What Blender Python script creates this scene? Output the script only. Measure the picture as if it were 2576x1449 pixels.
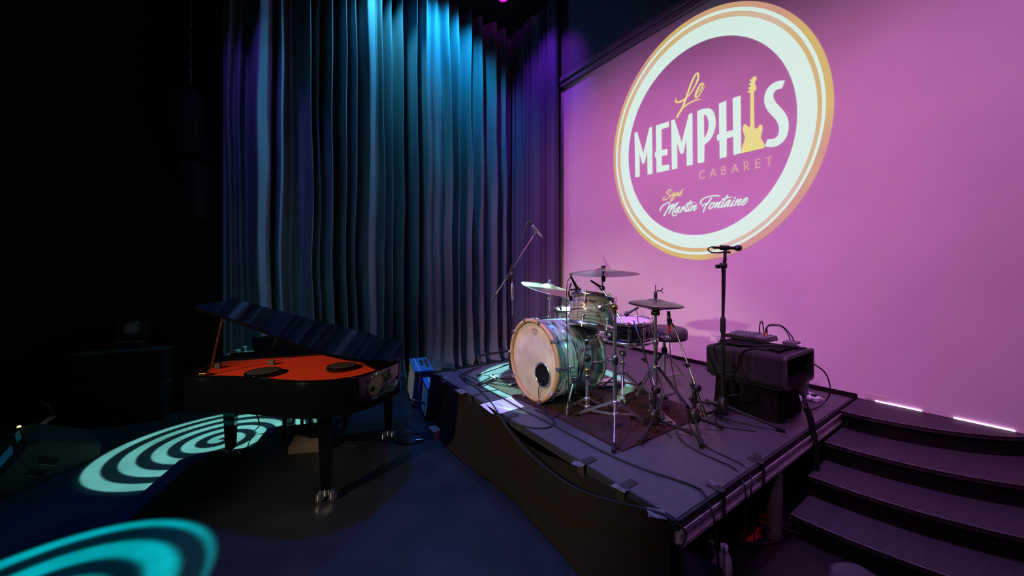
import bpy, bmesh, math, random
from mathutils import Vector as V, Matrix as M, noise as mnoise
random.seed(7)
S = bpy.context.scene
for o in list(bpy.data.objects): bpy.data.objects.remove(o)
COL = S.collection

# ------------------------------------------------------------------ camera
CAMH, FPX, HOR, CX = 1.5, 913.0, 676.0, 1288.0      # eye height, focal length and horizon in 2576x1449 pixels
cam = bpy.data.cameras.new('camera'); co = bpy.data.objects.new('camera', cam); COL.objects.link(co)
cam.sensor_width = 36; cam.lens = FPX / 2576 * 36; cam.shift_y = -(724.5 - HOR) / 2576
cam.clip_start = 0.05
co.location = (0, 0, CAMH); co.rotation_euler = (math.pi / 2, 0, 0)
S.camera = co

def at(px, py, Y):            # point seen at a pixel, at distance Y
    return V(((px - CX) / FPX * Y, Y, CAMH - (py - HOR) / FPX * Y))
def on(px, py, Z=0.0):        # point seen at a pixel, on the level Z
    return at(px, py, (CAMH - Z) * FPX / (py - HOR))

# stage axes: E runs along the projection wall (towards the camera's right), R runs from the hall to the wall
E = V((.567, -.824, 0)); R = V((.824, .567, 0)); WH = 3.80
def wallp(px, py, off=0.0):   # point on the projection wall
    u = (px - CX) / FPX
    return at(px, py, (WH - off) / (R.x * u + R.y))
def wp(s, r, z):              # s along the wall, r out from the wall into the room
    p = E * s + R * (WH - r); return V((p.x, p.y, z))

# ------------------------------------------------------------------ world, lights, exposure
S.view_settings.view_transform = 'Standard'; S.view_settings.look = 'None'
S.view_settings.exposure = 0.0; S.view_settings.gamma = 1.0; S.view_settings.use_curve_mapping = False
w = bpy.data.worlds.new('hall_dark'); S.world = w; w.use_nodes = True
w.node_tree.nodes['Background'].inputs[0].default_value = (.30, .26, .35, 1)
w.node_tree.nodes['Background'].inputs[1].default_value = .0035

def spot(name, loc, target, color, power, angle=60, blend=.6, size=.05, gobo=None):
    l = bpy.data.lights.new(name, 'SPOT'); o = bpy.data.objects.new(name, l); COL.objects.link(o)
    l.color = color; l.energy = power; l.spot_size = math.radians(angle); l.spot_blend = blend
    l.shadow_soft_size = size
    o.location = loc; d = V(target) - V(loc)
    o.rotation_euler = d.to_track_quat('-Z', 'Y').to_euler()
    if gobo:
        turns, soft, phase, rad, arms = gobo
        l.use_nodes = True; nt = l.node_tree; N = nt.nodes; L = nt.links
        em = N['Emission']
        tc = N.new('ShaderNodeTexCoord'); sp = N.new('ShaderNodeSeparateXYZ'); L.new(tc.outputs['Normal'], sp.inputs[0])
        def mth(op, a, b=None):
            n = N.new('ShaderNodeMath'); n.operation = op
            for i, x in enumerate((a, b)):
                if x is None: continue
                if isinstance(x, (int, float)): n.inputs[i].default_value = x
                else: L.new(x, n.inputs[i])
            return n.outputs[0]
        x = mth('DIVIDE', sp.outputs[0], sp.outputs[2]); y = mth('DIVIDE', sp.outputs[1], sp.outputs[2])
        r = mth('SQRT', mth('ADD', mth('MULTIPLY', x, x), mth('MULTIPLY', y, y)))
        rn = mth('DIVIDE', r, rad)
        th = mth('ARCTAN2', y, x)
        ph = mth('ADD', mth('ADD', mth('MULTIPLY', rn, turns * 2 * math.pi), mth('MULTIPLY', th, arms)), phase)
        wv = mth('SINE', ph)
        st = N.new('ShaderNodeMapRange'); st.interpolation_type = 'SMOOTHSTEP'; L.new(wv, st.inputs[0])
        st.inputs[1].default_value = -soft; st.inputs[2].default_value = soft
        ed = N.new('ShaderNodeMapRange'); ed.interpolation_type = 'SMOOTHSTEP'; L.new(rn, ed.inputs[0])
        ed.inputs[1].default_value = .93; ed.inputs[2].default_value = 1.0; ed.inputs[3].default_value = 1; ed.inputs[4].default_value = 0
        v = mth('ADD', mth('MULTIPLY', st.outputs[0], .97), .03)
        L.new(mth('MULTIPLY', v, ed.outputs[0]), em.inputs['Strength'])
    return o

# pink and violet washes for the projection wall, then an added deck fill
spot('wall_wash_pink', (-2.6, 1.9, 5.2), (1.40, 4.5, 1.6), (1, .21, .80), 760, 60, 1, .05)
spot('wall_wash_right', (.7, -.5, 5.2), (3.35, 1.95, 2.3), (.95, .28, .80), 270, 52, 1, .05)
spot('wall_wash_front', (-1.9, -1.7, 4.2), (2.5, 3.0, 1.5), (.95, .46, .84), 110, 56, .9, .03)
spot('wall_wash_low', (.95, 1.0, 5.3), (2.1, 3.8, .8), (1, .24, .72), 160, 70, .9, .05)
spot('deck_pink_fill', (1.2, 2.5, 5.4), (1.5, 3.3, .5), (.85, .22, 1), 170, 42, 1, .06)  # added fill, brightens the deck behind the drums; no lamp known here
# warm front light from the hall, then added spots for amplifier and drums
spot('hall_front_warm', (-3.6, -1.3, 3.0), (-.55, 2.6, .75), (1, .80, .60), 570, 37, .6, .04)
spot('amp_fill_warm', (-5.4, 2.5, 3.0), (-1.2, 4.2, .25), (1, .78, .52), 110, 9, .8, .04)  # added narrow fill for the amplifier grille, not a known hall lamp
spot('drum_fill_warm', (-3.3, -.4, 3.3), (.25, 2.75, .88), (1, .82, .54), 170, 15, .8, .04)  # added narrow fill, warms the bass drum head
spot('drum_teal_fill', (1.0, -.5, 3.3), (.46, 2.78, .74), (.15, .80, .76), 240, 10, .9, .04)  # added fill standing in for teal gobo spill on the drum shell
# blue cans over the curtain
spot('curtain_cyan', (-.62, 5.10, 5.53), (-1.30, 5.44, 4.0), (.01, .44, .85), 330, 130, 1, .06)
spot('curtain_teal', (-1.50, 4.58, 5.53), (-1.95, 4.98, 3.8), (.05, .52, .74), 240, 92, 1, .06)
spot('curtain_low', (-1.4, 3.9, 5.45), (-1.7, 5.1, 1.6), (.06, .42, .66), 26, 50, 1, .06)
spot('curtain_violet', (-2.7, 2.9, 5.45), (-2.95, 4.3, 3.0), (.18, .12, 1), 110, 38, 1, .06)
spot('corner_violet', (.30, 4.6, 5.5), (.55, 5.9, 3.8), (.30, .05, 1), 110, 70, 1, .06)
# stage washes from above, then an added fill on the left
spot('stage_blue', (-1.2, 2.9, 5.45), (-.9, 2.2, 0), (.02, .12, 1), 800, 58, .9, .08)
spot('stage_teal', (-1.9, 1.6, 5.45), (-1.5, 1.5, 0), (.0, .55, .60), 70, 75, .9, .08)
spot('riser_violet', (1.1, 2.0, 5.45), (.9, 2.3, .5), (.44, .32, 1), 300, 60, .9, .08)
spot('stair_violet', (2.4, .9, 5.3), (2.2, 2.1, .2), (.50, .12, 1), 90, 70, .9, .08)
spot('floor_tape_fill', (-4.6, .8, 4.6), (-4.8, 3.9, 0), (1, .92, .8), 22, 40, .9, .1)  # added dim fill so the pale floor tape shows in the dark
# turning gobo projectors throwing spirals
spot('gobo_piano', (-.95, 5.08, 5.45), (-2.55, 3.18, 0), (.24, .82, .70), 52000, 15, .05, .004, (4.8, .35, 1.6, .122, 1))
spot('gobo_floor', (-3.1, 1.1, 5.45), (-2.10, 1.54, 0), (0, .75, .80), 36000, 14.5, .05, .02, (2.8, .6, 3.6, .115, 1))
spot('gobo_drums', (-.30, 5.16, 5.45), (.298, 3.28, .5), (.30, .88, .76), 9500, 17, .05, .004, (2.00, .35, 2.664, .138, 1))
# lamp over the corner, seen as a glow on the ceiling
spot('corner_magenta', (-.13, 5.36, 5.46), (-.13, 5.46, 5.6), (.8, .03, .9), 5, 150, 1, .03)

# ------------------------------------------------------------------ materials
MATS = {}
def mat(name, col, rough=.6, metal=0.0, spec=.5, noise=None, bump=None, emit=None, coat=0, alpha=1, trans=0, sheen=0):
    """noise=(scale, col2, stretch xyz, lo, hi)   bump=(scale, strength)"""
    m = bpy.data.materials.new(name); m.use_nodes = True; nt = m.node_tree; N = nt.nodes; L = nt.links
    b = N['Principled BSDF']
    b.inputs['Base Color'].default_value = (*col, 1); b.inputs['Roughness'].default_value = rough
    b.inputs['Metallic'].default_value = metal; b.inputs['Specular IOR Level'].default_value = spec
    b.inputs['Coat Weight'].default_value = coat; b.inputs['Coat Roughness'].default_value = .04
    b.inputs['Transmission Weight'].default_value = trans; b.inputs['Sheen Weight'].default_value = sheen
    if emit:
        b.inputs['Emission Color'].default_value = (*emit[0], 1); b.inputs['Emission Strength'].default_value = emit[1]
    if noise or bump:
        tc = N.new('ShaderNodeTexCoord')
    if noise:
        mp = N.new('ShaderNodeMapping'); mp.inputs['Scale'].default_value = noise[2]; L.new(tc.outputs['Object'], mp.inputs[0])
        n = N.new('ShaderNodeTexNoise'); n.inputs['Scale'].default_value = noise[0]; n.inputs['Detail'].default_value = 6
        L.new(mp.outputs[0], n.inputs['Vector'])
        r = N.new('ShaderNodeValToRGB'); L.new(n.outputs[0], r.inputs[0])
        r.color_ramp.elements[0].position = noise[3]; r.color_ramp.elements[1].position = noise[4]
        r.color_ramp.elements[0].color = (*noise[1], 1); r.color_ramp.elements[1].color = (*col, 1)
        if emit and len(emit) > 2: L.new(r.outputs[0], b.inputs['Emission Color']); b.inputs['Base Color'].default_value = (.1, .1, .1, 1)
        else: L.new(r.outputs[0], b.inputs['Base Color'])
    if bump:
        n2 = N.new('ShaderNodeTexNoise'); n2.inputs['Scale'].default_value = bump[0]; n2.inputs['Detail'].default_value = 4
        L.new(tc.outputs['Object'], n2.inputs['Vector'])
        bp = N.new('ShaderNodeBump'); bp.inputs['Strength'].default_value = bump[1]; bp.inputs['Distance'].default_value = .01
        L.new(n2.outputs[0], bp.inputs['Height']); L.new(bp.outputs[0], b.inputs['Normal'])
    MATS[name] = m; return m
U = (1, 1, 1)
mat('floor_vinyl', (.017, .018, .020), .38, spec=.4, noise=(3, (.010, .011, .012), (1, 1, 1), .35, .65), bump=(60, .12))
mat('black_wall', (.012, .011, .010), .9, spec=.1)
mat('screen_paint', (.78, .75, .75), .75, spec=.2, noise=(1.6, (.70, .67, .67), (1, 1, 1), .3, .7), bump=(140, .05))
mat('cream_trim', (.70, .60, .50), .6)
mat('dark_valance', (.14, .11, .16), .7, bump=(30, .1))
mat('valance_rail', (.22, .17, .24), .35, spec=.5)
mat('curtain_velvet', (.20, .21, .26), .95, spec=.06, sheen=.0, bump=(220, .12), noise=(9, (.16, .17, .22), (1, 1, .1), .3, .7))
mat('side_velvet', (.12, .11, .19), .95, spec=.06, sheen=.0, bump=(220, .12))
mat('ceiling_black', (.010, .009, .012), .9, spec=.1)
mat('deck_paint', (.080, .077, .086), .42, spec=.45, noise=(26, (.062, .060, .070), U, .35, .65), bump=(260, .12))
mat('deck_edge', (.020, .018, .020), .8, noise=(14, (.10, .06, .03), U, .28, .36))
mat('aluminium', (.66, .64, .66), .45, .2, noise=(30, (.40, .38, .40), (1, 1, 1), .35, .7))
mat('leg_alu', (.30, .29, .30), .55, .6, noise=(18, (.22, .21, .22), (1, 1, .1), .35, .7))
mat('drape_brown', (.018, .013, .009), .95, spec=.05, bump=(160, .2))
mat('drape_black', (.010, .010, .013), .95, spec=.05, bump=(160, .2))
mat('gaffer', (.030, .028, .026), .6, spec=.3)
mat('gaffer_worn', (.16, .17, .15), .7, noise=(40, (.06, .06, .06), U, .4, .6))
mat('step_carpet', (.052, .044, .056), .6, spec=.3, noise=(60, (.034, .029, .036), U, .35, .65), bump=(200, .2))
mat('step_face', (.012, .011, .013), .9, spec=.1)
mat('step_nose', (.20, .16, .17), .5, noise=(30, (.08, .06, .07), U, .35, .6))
mat('chrome', (.82, .82, .84), .22, .95)
mat('steel_dark', (.30, .30, .33), .28, 1.0)
mat('black_metal', (.018, .018, .020), .35, spec=.5)
mat('black_plastic', (.016, .016, .018), .45, spec=.5)
mat('rubber', (.022, .021, .022), .8, spec=.2)
mat('cable_black', (.014, .013, .014), .55, spec=.4)
mat('cable_white', (.85, .80, .84), .5)
mat('brass_gold', (.75, .48, .16), .25, 1.0)
mat('piano_black', (.004, .004, .005), .07, spec=.45, coat=.12)
mat('red_board', (.95, .060, .016), .75, spec=.2, noise=(40, (.86, .050, .013), U, .3, .7))
mat('speaker_grille', (.060, .042, .030), .6, spec=.4, bump=(300, .3))
mat('tolex_blue', (.035, .15, .36), .55, spec=.4, bump=(260, .2))
mat('tolex_navy', (.030, .035, .085), .6, spec=.3, bump=(260, .2))
mat('grille_cream', (.72, .66, .52), .8, bump=(320, .2))
mat('piping_white', (.75, .78, .82), .5)
mat('hoop_maple', (.58, .36, .19), .38, noise=(8, (.48, .29, .14), (1, 1, 6), .3, .7))
mat('head_fibre', (.72, .66, .48), .65, noise=(7, (.50, .46, .36), U, .36, .60), bump=(60, .05))
mat('head_white', (.80, .80, .80), .5)
mat('port_dark', (.006, .005, .006), .35, spec=.4)
mat('recess_black', (.004, .004, .004), .9, spec=.1)
mat('cabinet_black', (.014, .011, .009), .85, spec=.2)
def oyster(name, a, b, c):
    m = mat(name, a, .22, spec=.5, coat=.3); N = m.node_tree.nodes; L = m.node_tree.links; bs = N['Principled BSDF']
    tc = N.new('ShaderNodeTexCoord'); mp = N.new('ShaderNodeMapping'); mp.inputs['Scale'].default_value = (2.6, 2.6, 30)
    L.new(tc.outputs['Object'], mp.inputs[0])
    n = N.new('ShaderNodeTexNoise'); n.inputs['Scale'].default_value = 2.6; n.inputs['Detail'].default_value = 3; n.inputs['Distortion'].default_value = .6
    L.new(mp.outputs[0], n.inputs['Vector'])
    r = N.new('ShaderNodeValToRGB'); L.new(n.outputs[0], r.inputs[0])
    e = r.color_ramp.elements; e[0].position = .38; e[0].color = (*c, 1); e[1].position = .46; e[1].color = (*a, 1)
    x = r.color_ramp.elements.new(.62); x.color = (*b, 1)
    x = r.color_ramp.elements.new(.75); x.color = (*a, 1)
    L.new(r.outputs[0], bs.inputs['Base Color'])
oyster('oyster_wrap_teal_lit', (.25, .34, .33), (.38, .44, .41), (.03, .045, .05))  # grey wrap like the toms, with teal stage light tinted into its colour
oyster('oyster_wrap_tom', (.29, .28, .24), (.40, .38, .32), (.03, .03, .03))
mat('snare_black', (.012, .011, .016), .12, spec=.6, coat=.5)
mat('cymbal_bronze', (.56, .48, .36), .34, 1.0, noise=(5, (.42, .36, .27), (1, 1, 1), .3, .7))
mat('cymbal_dark', (.30, .26, .22), .42, 1.0, noise=(7, (.20, .18, .16), (1, 1, 1), .3, .7))
mat('throne_vinyl', (.060, .055, .060), .55, spec=.4)
mat('print_white', (.82, .82, .84), .6)
mat('print_grey', (.10, .10, .12), .7)
mat('paper_white', (.86, .85, .86), .7)
mat('case_carpet', (.030, .027, .030), .9, spec=.15, bump=(300, .10))
mat('case_trim', (.036, .033, .036), .6)
mat('case_inside', (.006, .006, .007), .8)
mat('cloth_black', (.013, .011, .013), .95, spec=.05, bump=(120, .2))
mat('mixer_body', (.11, .10, .12), .45, spec=.4)
mat('knob_grey', (.16, .19, .22), .5)
mat('jack_orange', (.70, .24, .04), .4)
mat('red_tape', (.80, .035, .018), .6)
mat('red_plastic', (.66, .03, .02), .4)
mat('bottle_plastic', (.62, .62, .70), .2, spec=.5, trans=.5)
mat('bottle_cap', (.85, .85, .88), .4)
mat('grey_cloth', (.07, .075, .07), .9, noise=(5, (.15, .15, .13), U, .32, .40))
mat('navy_cloth', (.020, .020, .035), .95, spec=.05)
mat('box_brown', (.13, .095, .065), .85, bump=(200, .2))
mat('mic_grille', (.45, .45, .46), .35, .9, bump=(500, .5))
mat('mic_grille_dark', (.12, .12, .13), .35, .9, bump=(500, .5))
mat('mic_silver', (.55, .56, .58), .3, .9)
mat('strip_glow', (.8, .7, .8), .5, emit=((1, .62, .95), 1.6))
mat('led_yellow', (.9, .7, .2), .4, emit=((1, .62, .10), 9.0))
mat('lens_magenta', (.5, .05, .5), .3, emit=((.75, .03, .62), .6))
mat('tape_white', (.70, .66, .60), .7)
mat('bench_black', (.010, .009, .009), .4)
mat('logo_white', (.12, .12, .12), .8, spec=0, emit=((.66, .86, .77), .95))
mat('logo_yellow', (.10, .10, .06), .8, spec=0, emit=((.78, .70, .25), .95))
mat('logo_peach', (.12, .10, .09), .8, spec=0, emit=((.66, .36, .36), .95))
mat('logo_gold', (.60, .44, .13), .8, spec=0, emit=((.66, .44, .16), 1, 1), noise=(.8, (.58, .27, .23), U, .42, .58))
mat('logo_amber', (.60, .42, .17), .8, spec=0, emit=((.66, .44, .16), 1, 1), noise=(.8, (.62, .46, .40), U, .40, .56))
def chevron():
    m = mat('rug_chevron', (.10, .062, .05), .95, spec=.05, bump=(180, .4)); N = m.node_tree.nodes; L = m.node_tree.links; bs = N['Principled BSDF']
    tc = N.new('ShaderNodeTexCoord'); sp = N.new('ShaderNodeSeparateXYZ'); L.new(tc.outputs['Object'], sp.inputs[0])
    def mth(op, a, b=None):
        n = N.new('ShaderNodeMath'); n.operation = op
        for i, x in enumerate((a, b)):
            if x is None: continue
            if isinstance(x, (int, float)): n.inputs[i].default_value = x
            else: L.new(x, n.inputs[i])
        return n.outputs[0]
    tri = mth('PINGPONG', sp.outputs[0], .075)
    ph = mth('ADD', mth('MULTIPLY', tri, 1.1), sp.outputs[1])
    wv = mth('SINE', mth('MULTIPLY', ph, 2 * math.pi / .020))
    r = N.new('ShaderNodeValToRGB'); L.new(mth('ADD', mth('MULTIPLY', wv, .5), .5), r.inputs[0])
    e = r.color_ramp.elements; e[0].position = .3; e[0].color = (.030, .019, .017, 1); e[1].position = .7; e[1].color = (.082, .047, .040, 1)
    L.new(r.outputs[0], bs.inputs['Base Color'])
chevron()

# ------------------------------------------------------------------ mesh builder
WM = {}                                     # world matrix of every object made here
def frame(axis, up=None):
    z = V(axis).normalized(); u = V(up) if up else (V((0, 0, 1)) if abs(z.z) < .95 else V((1, 0, 0)))
    x = (u - z * u.dot(z)).normalized() if up else u.cross(z).normalized()
    y = z.cross(x); return M((x, y, z)).transposed().to_4x4()
class MB:
    def __init__(s): s.v = []; s.f = []; s.sm = []
    def add(s, vs, fs, smooth=False):
        o = len(s.v); s.v += [V(v) for v in vs]
        s.f += [tuple(i + o for i in f) for f in fs]; s.sm += [smooth] * len(fs); return s
    def box(s, c, h, mx=None, bev=0.0):       # centre, half sizes, orientation
        mx = mx or M.Identity(4); c = V(c); hx, hy, hz = h
        if bev <= 0:
            p = [V((x, y, z)) for z in (-hz, hz) for y in (-hy, hy) for x in (-hx, hx)]
            q = [(0, 2, 3, 1), (4, 5, 7, 6), (0, 1, 5, 4), (2, 6, 7, 3), (0, 4, 6, 2), (1, 3, 7, 5)]
        else:
            b = min(bev, hx * .99, hy * .99, hz * .99)
            bm = bmesh.new(); bmesh.ops.create_cube(bm, size=2)
            for v in bm.verts: v.co = V((v.co.x * hx, v.co.y * hy, v.co.z * hz))
            bmesh.ops.bevel(bm, geom=bm.edges[:], offset=b, segments=2, affect='EDGES', profile=.5)
            p = [v.co.copy() for v in bm.verts]; q = [tuple(v.index for v in f.verts) for f in bm.faces]; bm.free()
        r = mx.to_3x3()
        return s.add([r @ v + c for v in p], q)
    def bar(s, a, b, wd, th, up=(0, 0, 1)):   # rectangular bar a to b
        a, b = V(a), V(b); d = b - a; z = d.normalized(); u = V(up); x = u.cross(z)
        if x.length < 1e-4: x = V((1, 0, 0)).cross(z)
        x.normalize(); y = z.cross(x)
        mx = M((x, y, z)).transposed().to_4x4()
        return s.box((a + b) / 2, (wd / 2, th / 2, d.length / 2), mx)
    def cyl(s, a, b, r1, r2=None, n=12, cap=True):
        return s.tube([a, b], [r1, r1 if r2 is None else r2], n, cap)
    def tube(s, pts, r, n=8, cap=True):
        pts = [V(p) for p in pts]; k = len(pts); rs = r if isinstance(r, (list, tuple)) else [r] * k
        vs = []; x = None
        for i, p in enumerate(pts):
            t = (pts[min(i + 1, k - 1)] - pts[max(i - 1, 0)]).normalized()
            if x is None:
                x = t.orthogonal().normalized()
            else:
                x = x - t * x.dot(t)
                x = x.normalized() if x.length > 1e-6 else t.orthogonal().normalized()
            y = t.cross(x)
            for j in range(n):
                a = 2 * math.pi * j / n; vs.append(p + (x * math.cos(a) + y * math.sin(a)) * rs[i])
        fs = [(i * n + j, i * n + (j + 1) % n, (i + 1) * n + (j + 1) % n, (i + 1) * n + j) for i in range(k - 1) for j in range(n)]
        s.add(vs, fs, True)
        if cap:
            s.add(vs[:n], [tuple(reversed(range(n)))]); s.add(vs[-n:], [tuple(range(n))])
        return s
    def lathe(s, prof, mx=None, n=32, sharp=False):   # prof of (radius, height)
        mx = mx or M.Identity(4); vs = []; k = len(prof)
        for r, z in prof:
            for j in range(n):
                a = 2 * math.pi * j / n; vs.append(mx @ V((r * math.cos(a), r * math.sin(a), z)))
        fs = [(i * n + j, i * n + (j + 1) % n, (i + 1) * n + (j + 1) % n, (i + 1) * n + j) for i in range(k - 1) for j in range(n)]
        return s.add(vs, fs, not sharp)
    def ball(s, c, r, n=14, sc=(1, 1, 1), mx=None):
        mx = mx or M.Identity(4); k = n // 2; c = V(c); vs = []
        for i in range(k + 1):
            t = math.pi * i / k
            for j in range(n):
                a = 2 * math.pi * j / n
                vs.append(c + mx.to_3x3() @ V((r * sc[0] * math.sin(t) * math.cos(a), r * sc[1] * math.sin(t) * math.sin(a), r * sc[2] * math.cos(t))))
        return s.add(vs, [(i * n + j, (i + 1) * n + j, (i + 1) * n + (j + 1) % n, i * n + (j + 1) % n) for i in range(k) for j in range(n)], True)
    def prism(s, poly, d):                    # polygon (world points) extruded by vector d
        n = len(poly); poly = [V(p) for p in poly]; d = V(d)
        vs = poly + [p + d for p in poly]
        s.add(vs, [tuple(range(n)), tuple(reversed(range(n, 2 * n)))] + [(i, i + n, (i + 1) % n + n, (i + 1) % n) for i in range(n)])
        return s
    def grid(s, fn, nu, nv, smooth=True):
        vs = [V(fn(i / nu, j / nv)) for j in range(nv + 1) for i in range(nu + 1)]
        return s.add(vs, [(j * (nu + 1) + i, j * (nu + 1) + i + 1, (j + 1) * (nu + 1) + i + 1, (j + 1) * (nu + 1) + i) for j in range(nv) for i in range(nu)], smooth)
    def obj(s, name, material, parent=None, origin=None, local=False, recalc=True, thick=0):
        me = bpy.data.meshes.new(name)
        mx = WM[parent.name] if parent else M.Translation(V(origin) if origin else V((0, 0, 0)))
        inv = mx.inverted()
        vs = s.v if local else [inv @ v for v in s.v]
        me.from_pydata([tuple(v) for v in vs], [], s.f)
        me.polygons.foreach_set('use_smooth', s.sm)
        if recalc:
            bm = bmesh.new(); bm.from_mesh(me); bmesh.ops.recalc_face_normals(bm, faces=bm.faces); bm.to_mesh(bm and me); bm.free()
        me.materials.append(MATS[material]); me.update()
        o = bpy.data.objects.new(name, me); COL.objects.link(o)
        if parent: o.parent = parent
        else: o.matrix_world = mx
        WM[o.name] = mx.copy()
        if thick:
            md = o.modifiers.new('thickness', 'SOLIDIFY'); md.thickness = thick; md.offset = 0
        return o
def thing(name, label, cat, loc, mx=None, group=None):
    o = bpy.data.objects.new(name, None); COL.objects.link(o); o.empty_display_size = .05
    m = M.Translation(V(loc)) @ (mx or M.Identity(4)); o.matrix_world = m; WM[o.name] = m
    tag(o, label, cat, group); return o
def tag(o, label, cat, group=None):
    o['label'] = label; o['category'] = cat
    if group: o['group'] = group
    return o
def struct(o, label=None, cat=None):
    o['kind'] = 'structure'
    if label: o['label'] = label
    if cat: o['category'] = cat
    return o
def spline(pts, n=8):
    pts = [V(p) for p in pts]; P = [2 * pts[0] - pts[1]] + pts + [2 * pts[-1] - pts[-2]]; out = []
    for i in range(1, len(P) - 2):
        a, b, c, d = P[i - 1:i + 3]
        for k in range(n):
            t = k / n
            out.append(.5 * (2 * b + (c - a) * t + (2 * a - 5 * b + 4 * c - d) * t * t + (3 * b - a - 3 * c + d) * t ** 3))
    out.append(pts[-1]); return out
def cable(name, label, pts, r=.004, material='cable_black', parent=None, n=6, cat='cable', group=None):
    m = MB().tube(spline(pts, 6), r, n)
    o = m.obj(name, material, parent, origin=pts[0])
    if not parent: tag(o, label, cat, group)
    return o
# ================================================================== the setting
m = MB().box((-.8, 2.4, -.05), (6.6, 5.6, .05)); struct(m.obj('floor', 'floor_vinyl', origin=(0, 0, 0)), 'black vinyl stage floor, lightly scuffed', 'floor')
m = MB().box((-.8, 2.4, 5.65), (6.6, 5.6, .05)); struct(m.obj('ceiling', 'ceiling_black', origin=(0, 0, 5.6)), 'black ceiling above the stage', 'ceiling')
# projection wall: painted panel from stage level to the valance
def wbox(s0, s1, r0, r1, z0, z1, mb=None):
    mb = mb or MB(); c = wp((s0 + s1) / 2, (r0 + r1) / 2, (z0 + z1) / 2)
    mx = M((E, -R, V((0, 0, 1)))).transposed().to_4x4()
    return mb.box(c, (abs(s1 - s0) / 2, abs(r1 - r0) / 2, abs(z1 - z0) / 2), mx)
SL = E.dot(wallp(1418, 700))               # left end of the painted panel
struct(wbox(SL, 3.2, -.06, 0, .50, 4.27).obj('wall_right', 'screen_paint', origin=wp(0, 0, .5)), 'large pale wall washed in pink light, used as projection screen', 'wall')
struct(wbox(SL - .085, SL, -.06, .004, .50, 4.27).obj('trim_1', 'cream_trim', origin=wp(SL, 0, .5)), 'narrow cream strip closing the left edge of the pale wall', 'trim')
struct(wbox(SL - 1.6, 3.2, -.2, -.075, 0, 5.6).obj('wall_right_backing', 'black_wall', origin=wp(0, -.1, 0)), 'black wall behind the pale panel, seen above it', 'wall')
struct(wbox(-3.3, 3.2, -.07, -.001, 0, .499).obj('baseboard_right', 'black_wall', origin=wp(0, 0, 0)), 'black base below the pale wall', 'baseboard')
struct(wbox(SL - .02, -.80, .0005, .008, .45, .530).obj('baseboard_back', 'black_wall', origin=wp(-2, 0, .45)), 'black strip along the wall foot behind the drum platform', 'baseboard')
v = wbox(SL - .02, 3.2, 0, .03, 4.42, 5.6).obj('wall_right_upper', 'dark_valance', origin=wp(0, 0, 4.4)); struct(v, 'dark violet wall face above the projection surface', 'wall')
t = wbox(SL - .02, 3.2, 0, .05, 4.27, 4.33); wbox(SL - .02, 3.2, .0, .075, 4.34, 4.385, t); wbox(SL - .02, 3.2, .0, .06, 4.39, 4.42, t)
struct(t.obj('trim_2', 'valance_rail', origin=wp(0, 0, 4.3)), 'moulded dark rail running along the top of the pale wall', 'trim')
# dark walls upstage and on the left
CD = V((.815, .579, 0)); CN = V((.579, -.815, 0)); C0 = V((-1.59, 5.25, 0))
def cp(t, off, z): p = C0 + CD * t + CN * off; return V((p.x, p.y, z))
mxc = M((CD, -CN, V((0, 0, 1)))).transposed().to_4x4()
struct(MB().box(cp(-1.6, -.55, 2.8), (4.4, .05, 2.8), mxc).obj('wall_back', 'black_wall', origin=cp(-1.6, -.55, 0)), 'black wall behind the stage curtain', 'wall')
struct(MB().box((-6.4, 1.6, 2.8), (.05, 4.2, 2.8)).obj('wall_left', 'black_wall', origin=(-6.4, 1.6, 0)), 'black unlit wall at the left of the stage', 'wall')

# ------------------------------------------------------------------ curtains
def ctn(px):                               # distance along the curtain line seen at pixel column px
    u = (px - CX) / FPX
    return (u * C0.y - C0.x) / (CD.x - u * CD.y)
prof = [(540, -.06), (560, -.05), (575, .03), (588, -.05), (603, .02), (620, -.06), (652, .15), (682, .07), (692, -.07), (706, .09), (721, -.08), (735, -.05), (748, -.09), (765, -.08),
        (780, .09), (789, -.06), (800, .06), (808, -.04), (828, .13), (841, -.10), (850, -.10), (863, .12), (876, -.09), (889, .09), (901, -.06), (919, .13), (936, .10), (943, .06), (953, .13), (964, -.10),
        (979, .08), (988, -.05), (1003, .12), (1017, -.10), (1030, -.11), (1041, .11), (1052, -.09), (1064, .11), (1076, .05), (1092, .09), (1105, .03), (1120, .13), (1131, -.09), (1143, .10), (1158, -.08),
        (1174, .11), (1187, -.07), (1204, .09), (1217, -.06), (1237, .10), (1250, -.05), (1262, .08), (1280, -.06), (1298, .0), (1312, -.03)]
prof = [(ctn(p), d) for p, d in prof]
def fold(t):
    if t <= prof[0][0]: return prof[0][1]
    for (a, x), (b, y) in zip(prof, prof[1:]):
        if a <= t <= b:
            k = (t - a) / (b - a); return x + (y - x) * (.5 - .5 * math.cos(math.pi * k))
    return prof[-1][1]
def curtain(name, label, t0, t1, n, base, z1=5.6, puddle=True):
    def fn(u, v):
        t = t0 + (t1 - t0) * u; z = z1 * v
        nz = mnoise.noise(V((t * 2.2, z * .5, 3.1)))
        sh = .035 * nz + (.05 * mnoise.noise(V((t * .9, z * .9, 8))) * (1 - v))
        amp = .82 + .3 * math.sin(v * math.pi) * (.5 + .5 * nz) + .15 * (1 - v)
        off = fold(t + sh) * 1.65 * amp + base + .03 * mnoise.noise(V((t * 5, z * 1.1, 1)))
        if puddle and z < .35:
            k = (1 - z / .35) ** 2
            off += k * (.10 + .10 * mnoise.noise(V((t * 4, 5, 2)))); t += k * .05 * mnoise.noise(V((t * 6, 1, 7)))
        return cp(t, off, max(z, .004))
    o = MB().grid(fn, n, 56).obj(name, 'curtain_velvet', origin=cp((t0 + t1) / 2, base, 0), recalc=False)
    return tag(o, label, 'curtain')
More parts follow.
